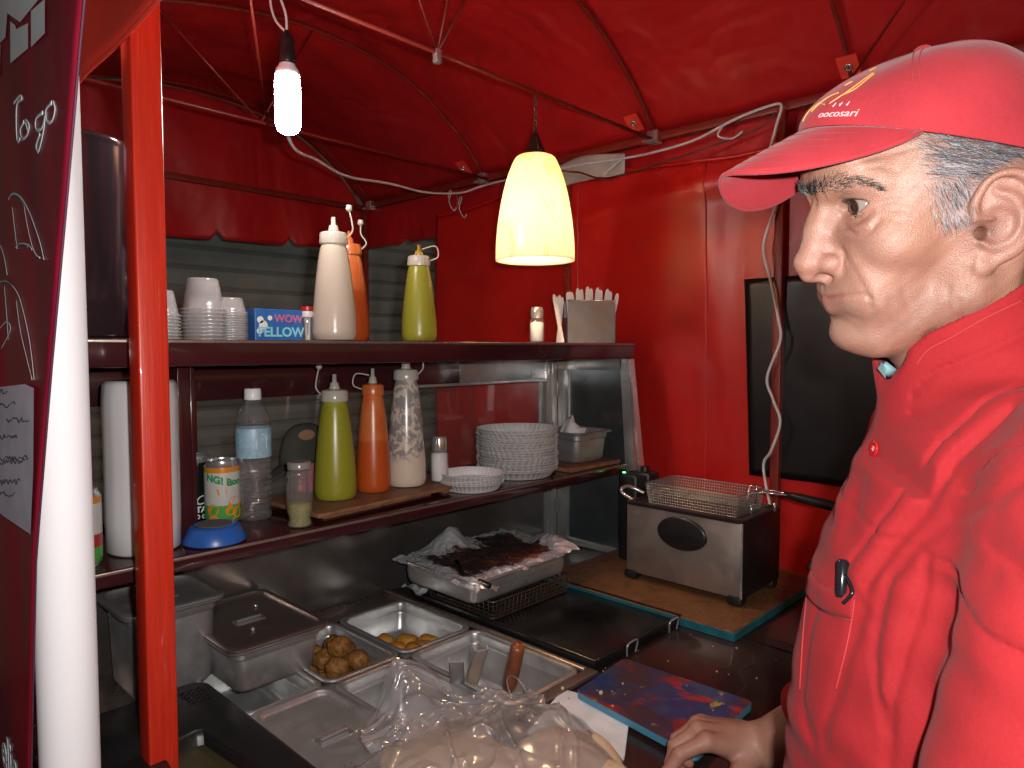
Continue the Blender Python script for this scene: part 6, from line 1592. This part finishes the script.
def lamps_and_cables():
    # bare bulb
    x, y = .648, 1.175; zt = .642
    t = empty('bare_bulb', (x, y, .385), 'glowing white capsule bulb in a black socket hanging near the red post', 'lamp')
    b = MB(); b.lathe([(0, 0), (.010, .001), (.018, .006), (.0215, .015), (.0222, .026), (.0222, .086), (.021, .098), (.018, .102)], x, y, 40, .384); b.build('bulb', M['cfl'], t, True)
    b = MB(); b.lathe([(.020, .102), (.022, .103), (.020, .112), (.0145, .120), (.0135, .128)], x, y, 32, .384); b.build('collar', M['white_plastic'], t, True)
    b = MB(); b.lathe([(.0140, .122), (.0155, .126), (.0150, .148), (.0125, .154), (.0140, .160), (.0125, .170), (.006, .176), (.004, .182)], x, y, 32, .384); b.build('socket', M['blackplastic'], t, True)
    b = MB(); s = .384 + .178
    b.tube(catmull([(x, y, s), (x - .003, y - .003, s + .03), (x - .014, y, s + .062), (x - .012, y + .008, s + .074)], 6), .0024, 8); b.tube(catmull([(x, y, s), (x - .016, y + .010, s + .020), (x - .025, y + .010, s + .050), (x - .018, y + .012, s + .074)], 6), .0022, 8); b.build('cord', M['cable'], t, True)
    # pendant lamp
    x, y = 1.342, 1.20; zb = .2215
    t = empty('pendant_lamp', (x, y, zb), 'pendant lamp with a glowing veined alabaster shade over the cart', 'lamp'); H = .262
    pr = [(.0985, 0), (.0982, .03), (.0955, .07), (.090, .115), (.081, .165), (.069, .21), (.056, .243), (.047, .258), (.036, .262)]
    b = MB(); b.lathe([(p[0], p[1]) for p in catmull([(a, c, 0) for a, c in pr], 5)], x, y, 64, zb, cap=False); b.build('shade', M['alabaster'], t, True, thick=.004)
    b = MB(); b.lathe([(0, 0), (.022, .004), (.030, .018), (.030, .034), (.022, .052), (.013, .066), (.012, .085)], x, y, 32, zb + .065); b.build('bulb', M['bulb'], t, True)
    b = MB(); b.lathe([(.034, .256), (.034, .262), (.020, .285), (.008, .318), (.004, .322)], x, y, 32, zb); b.build('cap', M['lampcap'], t, True)
    b = MB(); 
    for k in range(3): b.tube([(x + .03 * math.cos(k * 2.1), y + .03 * math.sin(k * 2.1), zb + .262), (x, y, zb + .335)], .0012, 6)
    for k in range(7):
        z = zb + .335 + k * .0125; a = k % 2 * PI / 2; b.tube([(x + .004 * math.cos(q) * math.cos(a), y + .004 * math.cos(q) * math.sin(a), z + .009 * math.sin(q)) for q in np.linspace(0, 2 * PI, 13)[:-1]], .0013, 6, closed=True)
    b.build('chain', M['wire_dark'], t, True)
    b = MB(); b.tube(catmull([(x, y, zb + .30), (x + .012, y - .01, zb + .275), (x + .05, y - .03, zb + .235), (x + .12, y - .05, zb + .235), (x + .25, y - .02, .470), (1.70, 1.16, .500), (1.84, 1.02, .565), (1.875, .86, .60), (1.885, .815, .635)], 10), .0028, 8); b.build('cord', M['cable_dark'], t, True)
    # white cable strung from the bulb round the eave
    P = [(.665, 1.20, .535), (.70, 1.30, .490), (.85, 1.52, .470), (1.02, 1.70, .505), (1.20, 1.83, .515), (1.42, 1.92, .545), (1.62, 1.97, .555), (1.80, 1.99, .585), (1.875, 1.96, .615), (1.872, 1.85, .617), (1.872, 1.70, .612), (1.872, 1.50, .612), (1.872, 1.30, .600), (1.872, 1.18, .598), (1.872, 1.05, .607), (1.872, .92, .640), (1.870, .82, .652), (1.862, .79, .640), (1.865, .805, .59), (1.868, .825, .50), (1.866, .80, .40), (1.868, .835, .28), (1.862, .81, .18), (1.868, .79, .08), (1.860, .78, .02), (1.862, .815, -.08), (1.868, .80, -.14), (1.858, .775, -.20), (1.862, .80, -.28), (1.872, .825, -.33), (1.85, .79, -.45)]
    b = MB(); b.tube(catmull(P, 8), .0040, 8); b.tube(catmull([(1.872, 1.30, .600), (1.862, 1.34, .575), (1.865, 1.37, .555), (1.868, 1.34, .550)], 6), .003, 6); b.tube(catmull([(1.872, .96, .63), (1.86, .97, .60), (1.865, .93, .585), (1.868, .90, .60)], 6), .003, 6)
    tag(b.build('white_cable', M['cable'], None, True), 'white electric cable strung from the bulb along the eave and down', 'cable')
    for k, (v, dz) in enumerate(((2.12, 0), (2.06, -.035))):
        b = MB(); b.tube(catmull([(1.872, v + .02, .60 + dz), (1.872, v + .012, .625 + dz), (1.872, v, .62 + dz), (1.872, v + .015, .585 + dz), (1.872, v - .012, .545 + dz), (1.872, v - .028, .555 + dz)], 6), .0022, 6); tag(b.build('wire_hook', M['cable'], None, True), ('upper' if k == 0 else 'lower') + ' of two pale wire hooks on the tent corner above the green bottle', 'hook', 'wire hooks')
    b = MB(); b.grid(lambda a, c: (1.878 + .006 * math.sin(9 * a), 1.63 - a * .33, .555 + c * (.062 + .02 * math.sin(PI * a)) - .02 * a * 0), 20, 8); tag(b.build('cloth_strip', M['palecloth'], None, True, thick=.002), 'pale cloth strip tucked over the side wall behind the pendant lamp', 'cloth')

def near_left():
    # banner
    UB = .139
    t = empty('banner', (UB, .8, GROUND + .2), 'dark magenta printed banner with silver letters and handwritten sheet, at the photographer\'s left', 'banner')
    def S(v, z, d=0): return (UB - d + .0012 * math.sin(5 * v + 2) * math.sin(3 * z), v, z)
    _e = sorted((ray_on(UB)(x, y)[2], ray_on(UB)(x, y)[1]) for x, y in ((112, -200), (85, 0), (67, 200), (50, 380), (35, 560), (30, 768)))
    def nv(z): return float(np.interp(z, [q[0] for q in _e], [q[1] for q in _e]))
    b = MB(); b.grid(lambda a, c: S(nv(-1.3 + c * 1.95) + a * (1.45 - nv(-1.3 + c * 1.95)), -1.3 + c * 1.95), 50, 60); b.build('sheet', M['banner'], t, True, thick=.0008)
    b = MB(); b.tube([S(nv(z) - .001, z) for z in np.linspace(-1.3, .65, 60)], .0009, 6); b.build('hem', M['purple'], t, True)
    K = ray_on(UB)
    def shape(px, d=.0012):   # outline whose place on the banner was read from the photograph
        return [(lambda q: S(q[1], q[2], d))(K(x, y)) for x, y in px]
    b = MB()
    for px in ([(-30, 60), (-30, -25), (44, -40), (47, -6), (23, 23), (10, 14), (8, 38), (0, 46)], [(13, 22), (18, 26), (19, 30), (31, 24), (31, 49), (13, 64)], [(34, 12), (48, 0), (48, 34), (34, 48)], [(-30, 60), (3, 45), (2, 76), (-30, 95)]): b.add(shape(px), [tuple(range(len(px)))])
    b.build('lettering', M['silver'], t)
    def flat(mb): mb.v = [(UB - .0013 + (v[0] - (UB - .0012)) * .12, v[1], v[2]) for v in mb.v]
    def stroke(mb, px, r=.0011): mb.tube(catmull([S(*K(x, y)[1:], .0012) for x, y in px], 5), r, 6)
    b = MB()
    for px in ([(15, 104), (21, 97), (24, 99), (19, 104), (18, 120), (19, 141), (22, 139)], [(26, 122), (22, 130), (24, 139), (29, 135), (31, 126), (27, 121), (30, 133)], [(45, 113), (38, 119), (38, 130), (44, 128), (47, 116), (46, 128), (43, 143), (40, 152), (38, 146), (42, 134)], [(54, 103), (48, 110), (49, 122), (54, 121), (57, 110), (55, 102)]): stroke(b, px, .0017)
    flat(b); b.build('script', M['silver'], t, True)
    b = MB(); g = MB()
    for px in ([(10, 200), (14, 194), (22, 197), (30, 210), (36, 225), (42, 243), (46, 260)], [(14, 207), (16, 225), (19, 249)], [(26, 206), (29, 225), (34, 246), (38, 255), (42, 258)], [(17, 248), (22, 244), (30, 245), (34, 250)], [(2, 245), (6, 258), (9, 275)], [(0, 283), (6, 281), (12, 284), (20, 295), (26, 315), (32, 345), (36, 380)], [(6, 286), (8, 310), (10, 340)], [(0, 330), (8, 322), (12, 330), (2, 350)], [(18, 300), (22, 330), (27, 352), (34, 380)]): stroke(b, px, .0008)
    for px in ([(12, 197), (16, 195), (22, 199), (26, 206)], [(18, 246), (24, 244), (30, 247)], [(0, 282), (8, 281), (14, 286)]): stroke(g, px, .0008)
    flat(b); flat(g); b.build('line_drawing', M['silver'], t, True); g.build('line_drawing', M['tealink'], t, True)
    b = MB(); add_text(b, 'elic', .050, lambda X, Y, D: S(.800 - X * .9, -.395 + Y, .001 + D), thick=.0003, bold=.001); b.build('lettering', M['silver'], t)
    sheet = MB(); px = [(-6, 388), (28, 384), (37, 388), (36, 470), (33, 534), (5, 515), (-6, 505)]; sheet.add([S(*K(x, y)[1:], .0022) for x, y in px], [tuple(range(len(px)))]); so = sheet.build('paper_sheet', M['handsheet'], t)
    ink = MB(); rs = random.Random(2)
    for y0, x0, x1 in ((392, 2, 12), (405, 1, 20), (420, 10, 34), (436, 4, 22), (458, 2, 32), (462, 1, 30), (482, 3, 24), (494, 2, 20)):
        x = x0; pts = []
        while x < x1: pts.append((x, y0 + rs.uniform(-3, 3) - (x - x0) * .05)); x += 1.3
        if len(pts) > 2: ink.tube([S(*K(a, c)[1:], .0028) for a, c in pts], .00035, 4)
    ink.build('handwriting', M['ink'], so)
    # white roll behind it
    x, y = .2050, .868; b = MB()
    b.lathe([(0, 0), (.0285, 0), (.0285, .6), (.029, 1.2), (.0285, 1.9), (.028, 2.5), (0, 2.5)], x, y, 64, GROUND + .01, fn=lambda a, r, z: r * (1 + .008 * math.sin(3 * a + 2 * z))); tag(b.build('white_roll', M['white_cloth'], None, auto=50), 'upright roll of white fabric between the banner and the red post', 'fabric roll')
    b = MB(); b.box(.232, .240, .96, .98, GROUND, -.42, .001); 
    b.v = [(v[0] + (v[2] + 1.5) * .01, v[1], v[2]) for v in b.v]; tag(b.build('grey_strap', M['steel_dull']), 'narrow grey strip leaning beside the white roll', 'strip')
def ray_on(U):
    def f(x, y):
        d = sight(x, y); t_ = U / d[0]; return d * t_
    return f

def near_counter():
    Z = CT + .001
    # stained chopping board, partly over a white one
    def slab(name, pts, z, th, m, ms, label, r=.012):
        t = empty(name, (sum(p[0] for p in pts) / 4, sum(p[1] for p in pts) / 4, z), label, 'chopping board')
        P = []
        n = len(pts)
        for i in range(n):
            a, b_, c = Vector((*pts[i - 1], 0)), Vector((*pts[i], 0)), Vector((*pts[(i + 1) % n], 0)); d1 = (a - b_).normalized() * r; d2 = (c - b_).normalized() * r
            for k in range(5): q = k / 4; P.append((b_ + d1) * (1 - q) ** 2 + b_ * 2 * q * (1 - q) + (b_ + d2) * q * q)
        b = MB(); b.poly([(p.x, p.y, z) for p in P], (0, 0, th)); b.build('slab', M[ms], t)
        b = MB(); c = sum((p for p in P), Vector()) / len(P); b.poly([(c.x + (p.x - c.x) * .992, c.y + (p.y - c.y) * .992, z + th + .0004) for p in P], (0, 0, .0008)); b.build('top_face', M[m], t); return t
    slab('chopping_board', [(.800, .735), (.955, .785), (.985, .66), (.85, .58)], Z, .004, 'white_plastic', 'white_plastic', 'thin white plastic chopping board beneath the plastic bag')
    slab('chopping_board', [(.945, .748), (1.112, .762), (1.125, .506), (.915, .498)], Z + .006, .011, 'stained', 'board_side', 'blue chopping board smeared red and yellow beside the cook\'s hand')
    # bread
    def bread(x, y, z, r, th, tilt, label, half=False):
        rs = np.random.RandomState(int(x * 1000)); b = MB(); n = 56; A = 2 * PI
        pr = [(0, 0), (.5, -.05), (.85, .0), (.97, .22), (1.0, .5), (.95, .78), (.8, .98), (.5, 1.06), (.2, 1.1), (0, 1.12)]
        ph = rs.uniform(0, 6, 4)
        b.lathe([(a * r, c * th) for a, c in pr], 0, 0, n, 0, fn=lambda a, r_, z_: r_ * (1 + .03 * math.sin(3 * a + ph[0]) + .015 * math.sin(7 * a + ph[1])))
        R = Matrix.Rotation(tilt[0], 3, 'X') @ Matrix.Rotation(tilt[1], 3, 'Y'); out = []
        for v in b.v:
            q = Vector(v); q.z += .0035 * math.sin(70 * q.x + ph[2]) * math.sin(60 * q.y + ph[3])
            if half and q.x > 0: q = Vector((-q.x * .96, q.y, th * 1.25 + (th - q.z) * .9))
            out.append(tuple(R @ q + Vector((x, y, z))))
        b.v = out; tag(b.build('flat_bread', M['bread'], None, True), label, 'bread', 'flat breads in the bag')
    bread(.645, .745, Z + .012, .100, .016, (.03, .05), 'round flat bread lying at the left in the plastic bag')
    bread(.625, .690, Z + .030, .095, .015, (-.06, .10), 'flat bread on top of the left one in the bag')
    bread(.770, .625, Z + .012, .078, .015, (.05, -.06), 'flat bread at the right end of the bag')
    bread(.720, .575, Z + .034, .085, .012, (.04, .12), 'flat bread lying across the middle of the bag')
    # the bag: crumpled film over the bread, mouth flaring towards the well
    t = empty('plastic_bag', (.72, .66, Z), 'crumpled clear plastic bag of flat breads at the front of the counter', 'bag')
    def film(a, c):
        ang = a * 2 * PI
        ex = .205 * (1 + .10 * math.sin(3 * ang + 1) + .05 * math.sin(7 * ang)); ey = .190 * (1 + .10 * math.sin(2 * ang + 2) + .05 * math.sin(9 * ang + 1))
        s = c; u = .665 + ex * s * math.cos(ang); v = .675 + ey * s * math.sin(ang)
        P = [(u, v, 0.)]; r1 = fbm(P, 9, 21, 2)[0]; r2 = abs(fbm(P, 50, 22, 2)[0]); r3 = 1 - abs(math.sin(26 * u - 17 * v + 2 * fbm(P, 16, 5, 1)[0]))
        z = Z + .066 * (1 - s ** 3.2) + .010 * r1 + .0035 * r2 + .007 * r3 ** 8 + .007 * (1 - min(1, abs(fbm(P, 26, 6, 3)[0]) * 2.2)) ** 5 + .004
        return (u, v, z)
    b = MB(); b.grid(lambda a, c: film(a, c), 190, 70, closeu=True); b.build('film', M['film'], t, True)
    def mouth(a, c):
        u0 = .565 + a * .27; v0 = .815 - a * .10; P = [(u0 * 1.3, v0 + c * .2, 3.)]; q = fbm(P, 30, 33, 2)[0]; q2 = abs(fbm(P, 80, 34, 2)[0])
        h = .010 + .050 * math.exp(-((a - .34) / .15) ** 2) + .018 * math.exp(-((a - .8) / .1) ** 2)
        return (u0 + .02 * q + .03 * c, v0 + c * (.085 + .06 * math.exp(-((a - .35) / .2) ** 2)) + .010 * q, Z + .040 + h * c ** .8 - .030 * c * c * (1 - math.exp(-((a - .4) / .3) ** 2)) + .014 * abs(q) + .007 * q2)
    b = MB(); b.grid(mouth, 110, 50); b.build('mouth', M['film'], t, True)
    # crumbs
    rs = random.Random(11); b = MB()
    for i in range(46):
        x, y = rs.uniform(.55, 1.42), rs.uniform(.50, .80); s = rs.uniform(.0006, .0016)
        if .90 < x < 1.13 and y < .77: z = Z + .0185
        elif y > .79: z = CT + .012
        else: z = Z
        b.box(x, x + s * 2, y, y + s * 1.5, z, z + s, R=Matrix.Rotation(rs.uniform(0, 3), 3, 'Z'))
    for x, y, r in ((.93, .765, .005), (.962, .705, .006), (1.02, .700, .003)): b.box(x, x + r, y, y + r, Z + .018, Z + .018 + r, r * .3)
    tag(b.build('crumbs', M['bread']), 'pale crumbs scattered over the counter front', 'crumbs', kind='stuff')
def camera_and_light():
    cd = bpy.data.cameras.new('camera'); co = bpy.data.objects.new('camera', cd); C.objects.link(co)
    cd.sensor_width = 36; cd.lens = 36 * 700 / 1024; cd.clip_start = .02; cd.clip_end = 300
    Rm = Matrix(((RGT[0], CU[0], -CF[0]), (RGT[1], CU[1], -CF[1]), (RGT[2], CU[2], -CF[2])))
    co.matrix_world = Rm.to_4x4(); bpy.context.scene.camera = co
    sc = bpy.context.scene
    w = bpy.data.worlds.new('World'); sc.world = w; w.use_nodes = True
    nt = w.node_tree; bg = nt.nodes['Background']; sky = nt.nodes.new('ShaderNodeTexSky'); sky.sky_type = 'NISHITA'; sky.sun_disc = False
    sky.sun_elevation = math.radians(1); sky.sun_rotation = math.radians(200)
    nt.links.new(sky.outputs[0], bg.inputs[0]); bg.inputs[1].default_value = SKY
    # the flash of the photographer's compact camera, a little up and to the right of its lens
    ld = bpy.data.lights.new('camera_flash', 'AREA'); lo = bpy.data.objects.new('camera_flash', ld); C.objects.link(lo)
    ld.shape = 'RECTANGLE'; ld.size = .022; ld.size_y = .012; ld.energy = FLASH; ld.color = (1, .975, .95)
    p = RGT * .045 + np.array([0, 0, .035]); m4 = Rm.to_4x4(); m4.translation = Vector(p); lo.matrix_world = m4
    vs = sc.view_settings; vs.view_transform = 'Standard'; vs.look = 'None'; vs.exposure = EXPO; vs.gamma = 1
    sc.render.engine = 'CYCLES'; cy = sc.cycles; cy.use_denoising = True; cy.max_bounces = 7; cy.diffuse_bounces = 3; cy.glossy_bounces = 4; cy.transmission_bounces = 6; cy.transparent_max_bounces = 16
    cy.caustics_reflective = False; cy.caustics_refractive = False; cy.sample_clamp_indirect = 6; cy.blur_glossy = .5
SKY = .06; FLASH = 8; EXPO = .5
make_mats(); make_mats2(); make_mats3()
setting(); tent(); cart(); pans(); griddle_things(); fryer(); lower_shelf_things(); upper_shelf_things(); lamps_and_cables(); near_left(); near_counter()
build_person()
camera_and_light()
